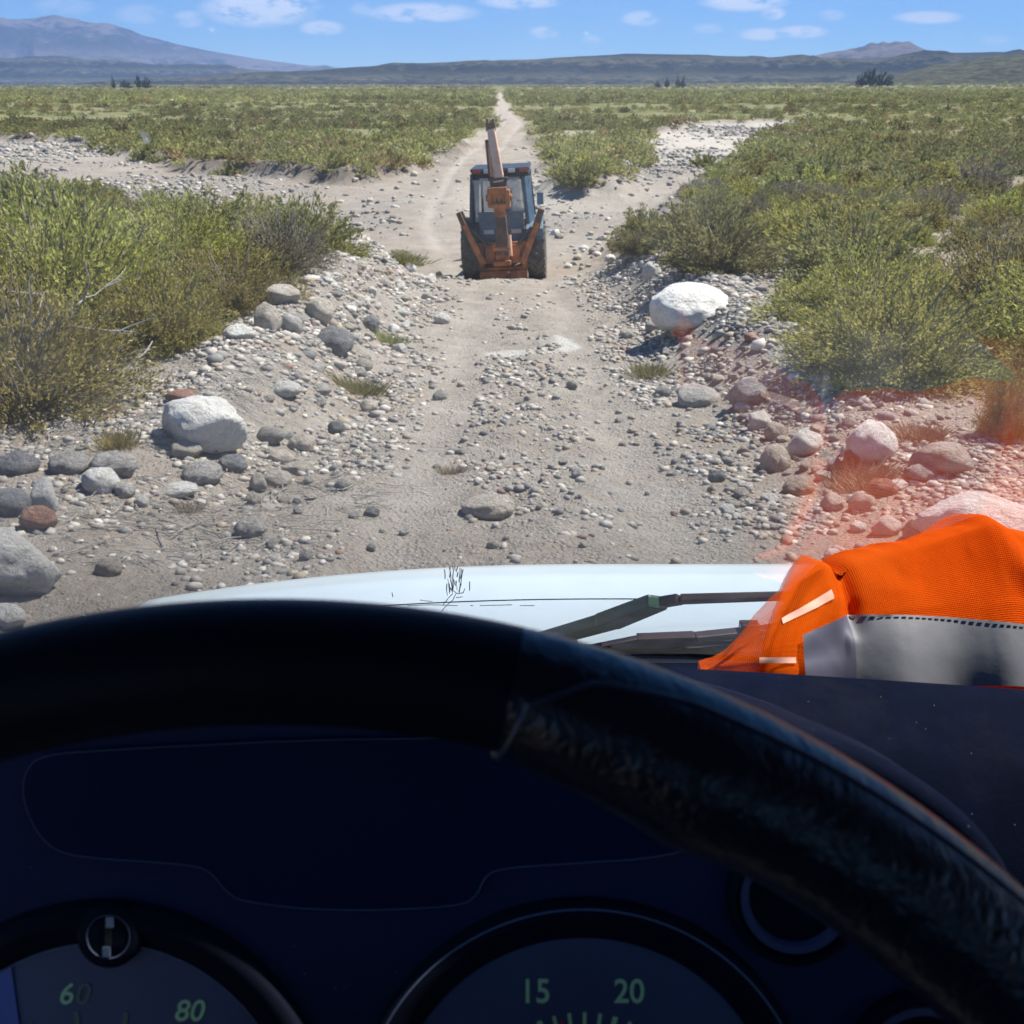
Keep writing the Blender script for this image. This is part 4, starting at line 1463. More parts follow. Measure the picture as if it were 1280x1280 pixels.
    mb.build('knuckle', org, root, bevel=.02)
    mb = MB()
    mb.box((-.01, -.92, 2.50), (.42, .24, .26)); mb.tube([(-.26, -1.0, 2.62), (.24, -1.0, 2.62)], .05, 10)
    mb.build('pivot_block', hyd, root, bevel=.02)
    # upper arm
    mb = MB()
    mb.bar((.01, -.95, 2.52), (-.16, -.45, 3.72), .28, .22, .19, .20, upv=(0, 1, 0))
    mb.build('dipper_arm', org2, root, bevel=.02)
    mb = MB()
    mb.bar((-.16, -1.0, 2.66), (-.25, -.62, 3.42), .09, .09); mb.tube([(-.20, -.98, 2.70), (-.27, -.58, 3.50)], .055, 10)
    mb.build('dipper_cylinder', brn, root, smooth=True)
    mb = MB()
    mb.box((-.17, -.42, 3.80), (.24, .20, .20)); mb.box((-.25, -.44, 3.93), (.06, .18, .12)); mb.box((-.10, -.44, 3.93), (.06, .18, .12))
    mb.build('arm_tip', brn, root, bevel=.015)
    mb = MB()
    for s in (-1, 1):
        mb.tube([(s * .07, -1.06, 1.0), (s * .10, -1.12, 1.6), (s * .05, -1.12, 2.1), (s * .12, -.96, 2.7)], .018, 6)
    mb.build('hose', hyd, root, smooth=True)
    # loader arms and bucket in front
    mb = MB()
    for s in (-1, 1):
        mb.bar((s * .55, 1.1, 1.35), (s * .55, 3.2, .55), .10, .18)
    mb.build('loader_arm', org, root, bevel=.01)
    mb = MB()
    mb.prism([(3.1, .12), (3.9, .10), (3.3, .35), (3.15, .95), (3.05, .95), (3.02, .2)], -1.22, 1.04, Matrix(((0, 0, 1, 0), (1, 0, 0, 0), (0, 1, 0, 0), (0, 0, 0, 1))))
    mb.build('loader_bucket', simple('faded_yellow_bucket_paint', (0.5, 0.36, 0.12), (0.3, 0.2, 0.1), rough=.7), root, bevel=.01)
    return root


backhoe()

#@@INTERIOR@@
# ------------------------------------------------------------------ the truck we sit in
def cam(v):            # coordinates relative to the eye -> world
    return (v[0], v[1], v[2] + CAMZ)


VC = .42               # centre line of the truck
truck = empty('truck', (VC, -1.2, 0))
tag(truck, 'white truck we look out of, with its dark dashboard, big steering wheel and white bonnet', 'truck')
TINV = Matrix.Translation((-VC, 1.2, 0))


def tb(mb, name, mat, parent=truck, smooth=False, bevel=0.0, angle=40):
    """build in world coordinates, parent to the truck (or a part of it, which sits at the same origin)"""
    mb.v = [tuple(TINV @ Vector(p)) for p in mb.v]
    return mb.build(name, mat, parent, smooth, bevel, angle)


def grid_mb(P):
    """P[r][c] of points -> MB"""
    mb = MB()
    r, c = len(P), len(P[0])
    mb.add([p for row in P for p in row], [(i * c + j, i * c + j + 1, (i + 1) * c + j + 1, (i + 1) * c + j) for i in range(r - 1) for j in range(c - 1)])
    return mb


def add_mod_solid(o, th, off=-1):
    m = o.modifiers.new('thick', 'SOLIDIFY')
    m.thickness = th
    m.offset = off
    return o


paint, nt, N, L, b = newmat('white_vehicle_paint')
tc = node(N, 'ShaderNodeTexCoord')
nz = node(N, 'ShaderNodeTexNoise', Scale=6.0, Detail=7.0, Roughness=.7)
L.new(tc.outputs['Object'], nz.inputs['Vector'])
L.new(ramp(N, L, nz.outputs[0], [(.35, (0.70, 0.80, 0.84)), (.6, (0.76, 0.86, 0.90))]), b.inputs['Base Color'])
b.inputs['Roughness'].default_value = .32
b.inputs['Coat Weight'].default_value = .5
b.inputs['Coat Roughness'].default_value = .12
M['paint'] = paint
M['leather'] = simple('black_leather', (0.0010, 0.0016, 0.006), (0.0018, 0.0026, 0.009), rough=.5, scale=30, bmp=.0003, bscale=140, spec=.10)
M['grip'] = None


def mat_grip():
    m, nt, N, L, b = newmat('creased_black_leather')
    tc = node(N, 'ShaderNodeTexCoord')
    v = node(N, 'ShaderNodeTexVoronoi', Scale=420.0, feature='DISTANCE_TO_EDGE')
    nz = node(N, 'ShaderNodeTexNoise', Scale=170.0, Detail=4.0)
    mp = node(N, 'ShaderNodeMapping')
    mp.inputs['Scale'].default_value = (1, .55, .8)
    mp.inputs['Rotation'].default_value = (0, 0, .6)
    L.new(tc.outputs['Object'], mp.inputs[0])
    L.new(mp.outputs[0], v.inputs['Vector'])
    L.new(mp.outputs[0], nz.inputs['Vector'])
    b.inputs['Base Color'].default_value = (0.0014, 0.0024, 0.009, 1)
    b.inputs['Specular IOR Level'].default_value = .42
    b.inputs['Roughness'].default_value = .30
    h = mth(N, L, 'ADD', mth(N, L, 'MULTIPLY', v.outputs['Distance'], .35, clamp=True), mth(N, L, 'MULTIPLY', nz.outputs[0], 1.0))
    L.new(bump(N, L, h, .0011, .7), b.inputs['Normal'])
    return m


M['grip'] = mat_grip()
M['seam'] = simple('highlight_seam_leather', (0.012, 0.018, 0.038), (0.022, 0.03, 0.055), rough=.4, scale=60, spec=.4)  # seam highlight put into a lighter leather colour
M['dash'] = simple('navy_black_dash_vinyl', (0.0016, 0.0030, 0.0095), (0.0026, 0.0050, 0.0165), rough=.8, scale=20, bmp=.0003, bscale=420, spec=.03)
M['panel'] = simple('navy_black_panel_plastic', (0.015, 0.022, 0.062), (0.019, 0.027, 0.074), rough=.7, scale=6, bmp=.0001, bscale=500, spec=.12)
for k_ in ('dash', 'panel'):
    nt_ = M[k_].node_tree
    N_, L_ = nt_.nodes, nt_.links
    b_ = N_['Principled BSDF']
    tc_ = node(N_, 'ShaderNodeTexCoord')
    vo_ = node(N_, 'ShaderNodeTexVoronoi', Scale=330.0)
    L_.new(tc_.outputs['Object'], vo_.inputs['Vector'])
    sc_ = node(N_, 'ShaderNodeSeparateColor'); L_.new(vo_.outputs['Color'], sc_.inputs[0])
    g_ = mth(N_, L_, 'MULTIPLY', mth(N_, L_, 'LESS_THAN', vo_.outputs['Distance'], .09), mth(N_, L_, 'GREATER_THAN', sc_.outputs[0], .93))
    nd_ = node(N_, 'ShaderNodeTexNoise', Scale=16.0, Detail=6.0, Roughness=.7)
    L_.new(tc_.outputs['Object'], nd_.inputs['Vector'])
    film_ = mth(N_, L_, 'MULTIPLY', mth(N_, L_, 'SUBTRACT', nd_.outputs[0], .5, clamp=True), .10)
    src_ = b_.inputs['Base Color'].links[0].from_socket
    c_ = mixc(N_, L_, film_, src_, (0.20, 0.21, 0.24))
    L_.new(mixc(N_, L_, mth(N_, L_, 'MULTIPLY', g_, .5), c_, (0.22, 0.22, 0.24)), b_.inputs['Base Color'])
M['inset'] = simple('smoked_panel_inset', (0.0055, 0.009, 0.036), (0.007, 0.011, 0.044), rough=.6, scale=6, spec=.1)
M['bezel'] = simple('black_gauge_bezel', (0.006, 0.007, 0.014), (0.008, 0.010, 0.02), rough=.6, scale=6, spec=.06)
M['dial'] = simple('slate_blue_dial', (0.05, 0.07, 0.14), (0.075, 0.10, 0.19), rough=.5, scale=9)
M['numeral'] = simple('pale_green_numeral', (0.50, 0.85, 0.42), (0.50, 0.85, 0.42), rough=.6)
M['needle'] = simple('red_needle', (0.7, 0.03, 0.03), (0.7, 0.03, 0.03), rough=.5)
M['edge'] = simple('grey_blue_trim_line', (0.10, 0.13, 0.22), (0.14, 0.17, 0.27), rough=.35, scale=20)
M['rubber'] = simple('black_wiper_rubber', (0.012, 0.014, 0.014), (0.03, 0.03, 0.03), rough=.6, scale=30)
M['wiper'] = simple('green_reflection_wiper_black', (0.012, 0.05, 0.028), (0.03, 0.10, 0.055), rough=.4, scale=14)  # green of a reflection put into the black wiper colour
M['wiperb'] = simple('brownish_wiper_paint', (0.10, 0.065, 0.055), (0.045, 0.035, 0.035), rough=.35, scale=18)
M['lining'] = simple('grey_cab_lining', (0.10, 0.105, 0.12), (0.13, 0.135, 0.15), rough=.9, scale=10)

# --- bonnet and scuttle
def hood_z(x, y):
    z = float(np.interp(y, [.86, 1.02, 1.10, 1.155, 1.20, 1.25, 1.31, 1.35, 1.37], [-.512, -.5415, -.5505, -.5640, -.584, -.622, -.70, -.82, -1.10]))
    d = abs(x - VC)
    z -= .058 * max(0, (d - .30) / .63) ** 2.2
    if d > .90: z -= (d - .90) ** 1.5 * 14
    return z


def hood_grid(y0, y1, n, x0=-.56, x1=1.40, m=90):
    return [[cam((VC + (x0 + (x1 - x0) * j / (m - 1) - VC), y0 + (y1 - y0) * i / (n - 1), hood_z(x0 + (x1 - x0) * j / (m - 1), y0 + (y1 - y0) * i / (n - 1)))) for j in range(m)] for i in range(n)]


hood = tb(grid_mb(hood_grid(1.023, 1.37, 40)), 'bonnet', M['paint'], smooth=True, angle=60)
scut = tb(grid_mb(hood_grid(.874, 1.019, 14)), 'scuttle_panel', M['paint'], smooth=True, angle=60)
mb = MB(); mb.add(*((lambda g: ([(p[0], p[1], p[2] - .006) for row in g for p in row], [(j, j + 1, 90 + j + 1, 90 + j) for j in range(89)]))(hood_grid(1.005, 1.035, 2))))
tb(mb, 'bonnet_gap', M['rubber'])
mb = MB(); mb.box(cam((VC, .868, -.545)), (1.8, .05, .02))
tb(mb, 'scuttle_drain', M['rubber'])
# body skin below: nose, wings
mb = MB()
for s in (-1, 1):
    mb.box((VC + s * 1.0, .55, .85), (.03, 1.55, .70))
mb.box((VC, 1.385, .72), (1.9, .04, .60))
mb.box((VC, 1.41, .42), (1.96, .10, .24))
tb(mb, 'front_body', M['paint'], bevel=.008)

# --- windscreen
GA = R(43)
GB = np.array([0, .821, -.490])
GD = np.array([0, -math.cos(GA), math.sin(GA)])
GN = np.array([0, math.sin(GA), math.cos(GA)])


def on_glass(px, py, off=0.0):
    d = W(px, py, 1.0) - C0
    t = ((GB + GN * off) @ GN) / (d @ GN)
    return C0 + d * t


def mat_glass():
    m, nt, N, L, b = newmat('windscreen_glass')
    nt.nodes.remove(b)
    out = [n for n in N if n.type == 'OUTPUT_MATERIAL'][0]
    tr = node(N, 'ShaderNodeBsdfTransparent')
    tr.inputs[0].default_value = (.97, .99, .985, 1)
    gl = node(N, 'ShaderNodeBsdfGlossy')
    gl.inputs['Roughness'].default_value = 0.012
    ge = node(N, 'ShaderNodeNewGeometry')
    dt = node(N, 'ShaderNodeVectorMath', operation='DOT_PRODUCT')
    L.new(ge.outputs['Normal'], dt.inputs[0]); L.new(ge.outputs['Incoming'], dt.inputs[1])
    omc = mth(N, L, 'SUBTRACT', 1.0, mth(N, L, 'ABSOLUTE', dt.outputs['Value']), clamp=True)
    f = mth(N, L, 'MULTIPLY', mth(N, L, 'MULTIPLY_ADD', mth(N, L, 'POWER', omc, 5.0), .955, .045), 2.0, clamp=True)
    mx = node(N, 'ShaderNodeMixShader')
    L.new(f, mx.inputs[0]); L.new(tr.outputs[0], mx.inputs[1]); L.new(gl.outputs[0], mx.inputs[2])
    # film of dust on the outside
    tc = node(N, 'ShaderNodeTexCoord')
    n1 = node(N, 'ShaderNodeTexNoise', Scale=7.0, Detail=6.0, Roughness=.7)
    n2 = node(N, 'ShaderNodeTexVoronoi', Scale=95.0)
    L.new(tc.outputs['Object'], n1.inputs['Vector']); L.new(tc.outputs['Object'], n2.inputs['Vector'])
    sp = mth(N, L, 'MULTIPLY', mth(N, L, 'SUBTRACT', .085, n2.outputs['Distance'], clamp=True), 6.0)
    sc = node(N, 'ShaderNodeSeparateColor'); L.new(n2.outputs['Color'], sc.inputs[0])
    sp = mth(N, L, 'MULTIPLY', sp, mth(N, L, 'GREATER_THAN', sc.outputs[0], .86), clamp=True)
    film = mth(N, L, 'MULTIPLY', mth(N, L, 'SUBTRACT', n1.outputs[0], .38, clamp=True), .10)
    a = mth(N, L, 'ADD', mth(N, L, 'ADD', film, .006), mth(N, L, 'MULTIPLY', sp, .4), clamp=True)
    df = node(N, 'ShaderNodeBsdfTranslucent'); df.inputs[0].default_value = (.62, .64, .62, 1)
    mx2 = node(N, 'ShaderNodeMixShader')
    L.new(a, mx2.inputs[0]); L.new(mx.outputs[0], mx2.inputs[1]); L.new(df.outputs[0], mx2.inputs[2])
    L.new(mx2.outputs[0], out.inputs['Surface'])
    return m


M['glass'] = mat_glass()
ZT = .25
gt = (ZT + .49) / math.sin(GA)
g0, g1 = GB - GD * .058, GB + GD * gt
hw0, hw1 = 1.0, .90
mb = MB().add([cam((VC - hw0, g0[1], g0[2])), cam((VC + hw0, g0[1], g0[2])), cam((VC + hw1, g1[1], g1[2])), cam((VC - hw1, g1[1], g1[2]))], [(0, 1, 2, 3)])
glass = tb(mb, 'windscreen', M['glass'])

# insect splat on the glass
mb = MB()
rs = random.Random(3)


def stroke(pts, w):
    q = [Vector(on_glass(x, y, .0012)) for x, y in pts]
    mb.tube(q, w, 4)


M['splat'] = simple('dried_insect_smear', (0.10, 0.12, 0.10), (0.22, 0.24, 0.2), rough=.8, scale=60)
for k in range(13):
    x0 = 556 + k * 1.9 + rs.uniform(-1, 1)
    pts = [(x0 + (567 - x0) * .35 * (j / 5) + rs.uniform(-.9, .9), 706 + abs(k - 6) * 1.0 + j * 6.3 * rs.uniform(.9, 1.05)) for j in range(6)]
    for j in range(5):
        if rs.random() < .72: stroke(pts[j:j + 2], .00022 + rs.random() * .00022)
for pts in ([(566, 738), (572, 742), (579, 741), (581, 736)], [(566, 742), (560, 748), (554, 756)], [(570, 742), (566, 750), (558, 757), (551, 765)], [(509, 757), (540, 756), (572, 757)], [(600, 757), (640, 756)], [(650, 757), (668, 757)],
            [(578, 746), (570, 747)], [(588, 757), (592, 757)], [(525, 750), (540, 752)], [(587, 727), (587, 738)], [(490, 741), (491, 746)]):
    stroke(pts, .00035)
tb(mb, 'insect_smear', M['splat'], glass)
# pale flecks of dirt on the glass
mb = MB()
M['fleck'] = simple('pale_dirt_fleck', (0.75, 0.75, 0.70), (0.85, 0.85, 0.8), rough=.9)
for k in range(230):
    x, y = rs.uniform(-60, 1340), rs.uniform(90, 640)
    if rs.random() < .3: x, y = rs.gauss(420, 200), rs.gauss(290, 130)
    a = rs.uniform(0, 3.14)
    l = rs.choice([.8, .8, 1.0, 1.2, 2.2])
    p = on_glass(x, y, .001)
    e1 = np.array([1, 0, 0]); e2 = GD
    s = .00030 * rs.uniform(.6, 1.2)
    d1 = (e1 * math.cos(a) + e2 * math.sin(a)) * s * l
    d2 = (-e1 * math.sin(a) + e2 * math.cos(a)) * s
    mb.add([p + d1, p + d2, p - d1, p - d2], [(0, 1, 2, 3)])
for (x, y) in [(178, 170), (181, 173), (183, 168), (180, 176), (185, 175), (177, 166), (184, 178)]:
    p = on_glass(x, y, .001); s = .0009
    mb.add([p + e1 * s, p + e2 * s, p - e1 * s, p - e2 * s], [(0, 1, 2, 3)])
fl = tb(mb, 'dirt_flecks', M['fleck'], glass)
fl['kind'] = 'stuff'

# --- wipers lying at the foot of the glass
def wp(px, py, off=.02): return Vector(on_glass(px, py, off))


wpr = MB()
wpr.bar(wp(600, 822), wp(760, 777), .022, .010, .026, .012, upv=tuple(GN))
wpr.bar(wp(758, 777.5), wp(823, 752), .027, .013, .021, .012, upv=tuple(GN))
w1 = tb(wpr, 'windscreen_wiper', M['wiper'], bevel=.003)
mb = MB()
mb.bar(wp(820, 754, .021), wp(850, 749, .021), .013, .008, upv=tuple(GN)); mb.bar(wp(850, 749, .021), wp(1010, 744, .021), .013, .007, .011, .006, upv=tuple(GN))
tb(mb, 'wiper_arm', M['wiperb'], w1, bevel=.0015)
mb = MB()
mb.bar(wp(690, 806, .030), wp(786, 764, .030), .007, .004, upv=tuple(GN))
tb(mb, 'wiper_spring_cover', M['rubber'], w1, bevel=.001)
def hp(px, py, h=.012):
    """point h above the scuttle or bonnet seen at a photo pixel"""
    d = W(px, py, 1.0) - C0
    for t in np.arange(.7, 1.4, .002):
        p = d * t
        if p[2] < hood_z(p[0], p[1]) + h: break
    return Vector(cam(p))


mb = MB()
mb.bar(hp(716, 818, .008), hp(1100, 797, .008), .010, .006); mb.bar(hp(720, 813, .013), hp(1100, 791, .013), .004, .005)
w2 = tb(mb, 'windscreen_wiper', M['rubber'], bevel=.0008)
mb = MB()
mb.bar(hp(738, 811, .018), hp(798, 799, .02), .008, .006); mb.bar(hp(796, 799, .02), hp(868, 796, .024), .013, .007); mb.bar(hp(868, 797, .024), hp(1050, 778, .026), .012, .007)
mb.box(hp(936, 786, .028), (.018, .012, .014))
tb(mb, 'wiper_arm', M['wiperb'], w2, bevel=.0015)

# --- dashboard
DP = [(.862, -.528), (.80, -.490), (.70, -.442), (.60, -.388), (.53, -.340), (.475, -.300), (.450, -.281), (.440, -.2715), (.430, -.2655), (.415, -.2635), (.395, -.268), (.372, -.281), (.350, -.302), (.332, -.33), (.320, -.37), (.315, -.42), (.315, -.50), (.335, -.62), (.36, -.8)]
rows = []
xs2 = np.linspace(VC - .93, VC + .93, 90)
for (y, z) in DP:
    row = []
    for x in xs2:
        dz = -.0004 - .055 * max(0, x - .05) * (1 if z > -.45 else 0) if x > .05 else 0
        dy = -.03 * max(0, x - .1) * (1 if y < .5 else 0)
        wv = .0010 * math.sin(x * 9) if z > -.35 else 0
        row.append(cam((x, y + dy, z + dz + wv)))
    rows.append(row)
dash = tb(grid_mb(rows), 'dashboard', M['dash'], smooth=True, angle=80)
DEP = .30
FR = Matrix(((1, 0, 0), (0, math.sin(_p), -math.cos(_p)), (0, math.cos(_p), math.sin(_p))))  # columns: right, up, towards eye


def pl(px, py, z=0.0, dep=DEP):
    return Vector(W(px, py, dep)) - Vector(FW) * z


def pfr(px, py, z=0.0, dep=DEP):
    Mx = Matrix.Translation(pl(px, py, z, dep)) @ FR.to_4x4()
    return Mx


OUT = [(-760, 2050), (-760, 1150), (-600, 950), (-300, 868), (0, 846), (300, 840), (560, 848), (740, 864), (870, 888), (990, 918), (1090, 956), (1160, 1000), (1212, 1050), (1245, 1110), (1264, 1180), (1280, 1290), (1300, 1500), (1310, 2050)]


def smooth_poly(P, it=2, closed=True):
    for _ in range(it):
        Q = []
        n = len(P)
        for i in range(n if closed else n - 1):
            a, b_ = P[i], P[(i + 1) % n]
            Q.append((a[0] * .75 + b_[0] * .25, a[1] * .75 + b_[1] * .25))
            Q.append((a[0] * .25 + b_[0] * .75, a[1] * .25 + b_[1] * .75))
        P = Q if closed else [P[0]] + Q + [P[-1]]
    return P


OUTS = smooth_poly(OUT)
S_ = DEP / FPX
LOC = lambda P: [((x - 640) * S_, -(y - 640) * S_) for x, y in P]
BASE = pfr(640, 640)
mb = MB().prism(LOC(OUTS), -.072, 0, BASE)
panel = tb(mb, 'instrument_panel', M['panel'])
# cowl lip around the panel
mb = MB()
ol = LOC(OUTS)
n_ = len(ol)
vs, fs = [], []
cxy = (ol and (sum(q[0] for q in ol) / n_, sum(q[1] for q in ol) / n_))
secs = [(0.0, -.071), (.004, -.02), (.004, .006), (.0015, .0105), (-.0025, .011), (-.0055, .008), (-.0065, .0005)]
for i in range(n_):
    a, b_ = Vector(ol[i - 1]), Vector(ol[(i + 1) % n_])
    t_ = (b_ - a).normalized()
    nn = Vector((t_.y, -t_.x))
    if nn.dot(Vector(ol[i]) - Vector(cxy)) < 0: nn = -nn
    for (o_, h_) in secs:
        q = Vector(ol[i]) + nn * o_
        vs.append(BASE @ Vector((q.x, q.y, h_)))
m_ = len(secs)
for i in range(n_):
    for j in range(m_ - 1):
        fs.append((i * m_ + j, ((i + 1) % n_) * m_ + j, ((i + 1) % n_) * m_ + j + 1, i * m_ + j + 1))
tb(MB().add(vs, fs), 'panel_cowl', M['dash'], panel, smooth=True, angle=80)
# smoked inset with its stepped lower edge
INS = [(520, 921), (380, 923), (100, 937), (52, 944), (36, 962), (32, 990), (44, 1028), (68, 1058), (105, 1069), (240, 1077), (266, 1086), (284, 1110), (304, 1124), (420, 1136), (575, 1130), (597, 1116), (606, 1092), (626, 1082), (700, 1077), (840, 1068), (900, 1040), (915, 985), (890, 945), (700, 921)]
INSS = smooth_poly(INS, 2)
tb(MB().prism(LOC(INSS), 0.0004, .0022, BASE), 'display_cover', M['inset'], panel)
mb = MB()
mb.tube([BASE @ Vector((x, y, .0021)) for x, y in LOC(INSS)], .00016, 5, closed=True)
tb(mb, 'display_cover_edge', M['edge'], panel)


def text_mesh(s, size, px, py, z, name, mat, parent, shear=0.0, rot=0.0, off=0.0, sx=1.0):
    cu = bpy.data.curves.new('numeral', 'FONT')
    cu.body = s
    cu.size = size
    cu.align_x = 'CENTER'
    cu.align_y = 'CENTER'
    cu.shear = shear
    cu.offset = off
    cu.extrude = .00015
    to = bpy.data.objects.new('numeral', cu)
    me_ = bpy.data.meshes.new_from_object(to)
    bpy.data.objects.remove(to)
    bpy.data.curves.remove(cu)
    me_.name = name
    me_.transform(TINV @ pfr(px, py, z) @ Matrix.Rotation(rot, 4, 'Z') @ Matrix.Diagonal((sx, 1, 1, 1)))
    return link(name, me_, mat, parent)


def gauge(name, cx, cy, ro, ri, label=None, chrome_out=False):
    k = S_
    Mx = pfr(cx, cy)
    mb = MB()
    mb.lathe([(ro * k + .0015, .0), (ro * k, .0035), ((ro * .975) * k, .0042), ((ro * .93) * k, .0044), ((ri * 1.06) * k, .0030), (ri * k, .0014)], 120, Mx)
    g = tb(mb, name, M['bezel'], panel, smooth=True, angle=80)
    # parts below hang on the instrument panel so that nothing sits deeper than a sub-part
    tb(MB().lathe([(0, .0010), (ri * k * 1.01, .0010)], 96, Mx), 'dial_face', M['dial'], panel)
    rr = (ro * .985 if chrome_out else ri * 1.0) * k
    hz = .0040 if chrome_out else .0017
    mb = MB().tube([Mx @ Vector((rr * math.cos(a), rr * math.sin(a), hz)) for a in np.linspace(0, 2 * math.pi, 121)[:-1]], .00028 if not chrome_out else .0003, 6, closed=True)
    tb(mb, 'bezel_ring', M['edge'], panel, smooth=True)
    return Mx


G1 = gauge('speedometer_bezel', 130, 1412, 283, 236)
G2 = gauge('tachometer_bezel', 729, 1410, 284, 240, chrome_out=True)
# reset knob with its slot on the speedometer rim
kx, ky = 143, 1163
Mk = pfr(kx, ky)
tb(MB().lathe([(41 * S_, .0008), (40 * S_, .0038), (34 * S_, .0046), (27.5 * S_, .0046), (26 * S_, .0041), (25 * S_, .0043), (12 * S_, .0044), (0, .0044)], 48, Mk), 'lock_knob', M['bezel'], panel, smooth=True)
tb(MB().tube([Mk @ Vector((26.5 * S_ * math.cos(a), 26.5 * S_ * math.sin(a), .0045)) for a in np.linspace(0, 6.283, 49)[:-1]], .00012, 5, closed=True), 'knob_ring', M['edge'], panel)
M['slotlit'] = simple('pale_blue_slot_metal', (0.09, 0.13, 0.20), (0.06, 0.09, 0.15), rough=.4, scale=50)
mb = MB()
for (y0, y1) in ((1138, 1152), (1174, 1188)):
    mb.box(pl(kx + (2 if y0 < 1150 else -2), (y0 + y1) / 2, .0047), (9 * S_, 12 * S_, .0006), FR)
tb(mb, 'knob_slot', M['slotlit'], panel)
tb(MB().box(pl(kx, 1163, .0046), (8 * S_, 22 * S_, .0004), FR), 'knob_keyhole', simple('black_keyhole', (.002, .002, .003), (.002, .002, .003)), panel)
# numerals
H_ = 36 * S_
sp = [('20', -125), ('40', -62), ('60', -11), ('80', 34), ('100', 72), ('120', 110)]
text_mesh('6', 37 * S_, 84, 1241, .0012, 'numeral', M['numeral'], panel, .22, 0, .0001)
M['dimnum'] = simple('dark_green_numeral', (0.12, 0.20, 0.16), (0.12, 0.20, 0.16), rough=.6)  # darker version of the numeral green
text_mesh('0', 37 * S_, 104, 1241, .0012, 'numeral', M['dimnum'], panel, .22, 0, .0001)
text_mesh('80', 37 * S_, 237, 1262, .0012, 'numeral', M['numeral'], panel, .22, 0, .0001)
text_mesh('15', 42 * S_, 669, 1238, .0012, 'numeral', M['numeral'], panel, 0, 0, .00012, .92)
text_mesh('20', 42 * S_, 786, 1238, .0012, 'numeral', M['numeral'], panel, 0, 0, .00012, .92)
for a_deg, s_ in ((-62, '10'), (62, '25')):
    text_mesh(s_, 42 * S_, 729 + 200 * math.sin(R(a_deg)), 1410 - 172 * math.cos(R(a_deg)), .0012, 'numeral', M['numeral'], panel, 0, 0, .00012, .92)
mb = MB()
for k in range(-14, 15):
    a = R(k * 7.6 + .6)
    maj = (k % 5 == 2) or (k % 5 == -3)
    r0, r1 = (118, 147) if maj else (124, 147)
    w = 6.5 if maj else 4.6
    p0 = pl(729 + r0 * math.sin(a), 1410 - r0 * math.cos(a), .0012)
    p1 = pl(729 + r1 * math.sin(a), 1410 - r1 * math.cos(a), .0012)
    mb.bar(p0, p1, w * S_, .0002, upv=tuple(-FW))
tb(mb, 'tick_marks', M['numeral'], panel)
mb = MB()
for (x, y, x2, y2, w) in ((97, 1262, 101, 1290, 6), (160, 1262, 155, 1290, 6), (40, 1275, 52, 1300, 5), (215, 1285, 204, 1308, 6)):
    mb.bar(pl(x, y, .0012), pl(x2, y2, .0012), w * S_, .0002, upv=tuple(-FW))
tb(mb, 'tick_marks', M['dimnum'], panel)
mb = MB(); mb.bar(pl(729, 1410, .0022), pl(701, 1272, .0022), 9 * S_, .0004, 3 * S_, .0004, upv=tuple(-FW))
tb(mb, 'needle', M['needle'], panel)
tb(MB().prism(LOC([(-110, 1200), (-10, 1213), (17, 1206), (28, 1285), (38, 1330), (-110, 1330)]), .0013, .0016, BASE), 'blue_reflection', simple('blue_reflection_film', (0.045, 0.11, 0.42), (0.05, 0.12, 0.46), rough=.3), panel)  # reflection on the dial put in as a flat blue piece
# small gauges at the right of the panel, half behind the rim
for (cx_, cy_, ro) in ((992, 1118, 86), (1150, 1330, 96)):
    Mg = pfr(cx_, cy_)
    k = S_
    tb(MB().lathe([(ro * k, 0), (ro * .97 * k, .0035), (ro * .88 * k, .0045), (ro * .84 * k, .0012), (0, .0010)], 64, Mg), 'small_gauge', M['bezel'], panel, smooth=True)
    tb(MB().lathe([(ro * .83 * k, .0012), (ro * .80 * k, .0032), (ro * .70 * k, .0034), (ro * .66 * k, .0012)], 64, Mg), 'gauge_ring', simple('grey_gauge_ring', (0.055, 0.065, 0.14), (0.07, 0.08, 0.16), rough=.5), panel, smooth=True)

# --- steering wheel
WD = .18
SW = WD / FPX
Wc = pfr(340, 2149, 0, WD)
RO = 1401 * SW


def rim_r(a):
    """tube radius at angle a (clockwise from the top, radians)"""
    g = float(sstep(R(12.2), R(14.5), a)) * (1 - float(sstep(R(52), R(60), a)))
    g2 = float(sstep(R(-60), R(-52), a)) * (1 - float(sstep(R(-34.5), R(-32), a)))
    base = 78.5 * SW
    sw = float(np.interp(math.degrees(a), [12, 14.5, 24, 30, 52], [0, 10, 40, 30, 30])) if a > 0 else 25
    return base + (g + g2) * sw * SW * .55, base


vs, fs = [], []
NA, NB = 360, 40
for i in range(NA):
    a = 2 * math.pi * i / NA
    a_ = a if a < math.pi else a - 2 * math.pi
    rt_, base = rim_r(a_)
    rc = RO - rt_
    for j in range(NB):
        q = 2 * math.pi * j / NB
        rr = rc + rt_ * math.cos(q)
        hz = rt_ * .92 * math.sin(q)
        # finger scallops on the hidden side
        vs.append(Wc @ Vector((rr * math.sin(a), rr * math.cos(a), hz)))
fs = [(i * NB + j, ((i + 1) % NA) * NB + j, ((i + 1) % NA) * NB + (j + 1) % NB, i * NB + (j + 1) % NB) for i in range(NA) for j in range(NB)]
gl_faces = []
sw_root = MB().add(vs, fs)
swo = tb(sw_root, 'steering_wheel', M['leather'], smooth=True, angle=80)
swo.data.materials.append(M['grip'])
for pol in swo.data.polygons:
    c = (TINV.inverted() @ pol.center)
    l = Wc.inverted() @ c
    ang_ = math.degrees(math.atan2(l.x, l.y))
    if 13.3 < ang_ < 58 or -58 < ang_ < -33: pol.material_index = 1
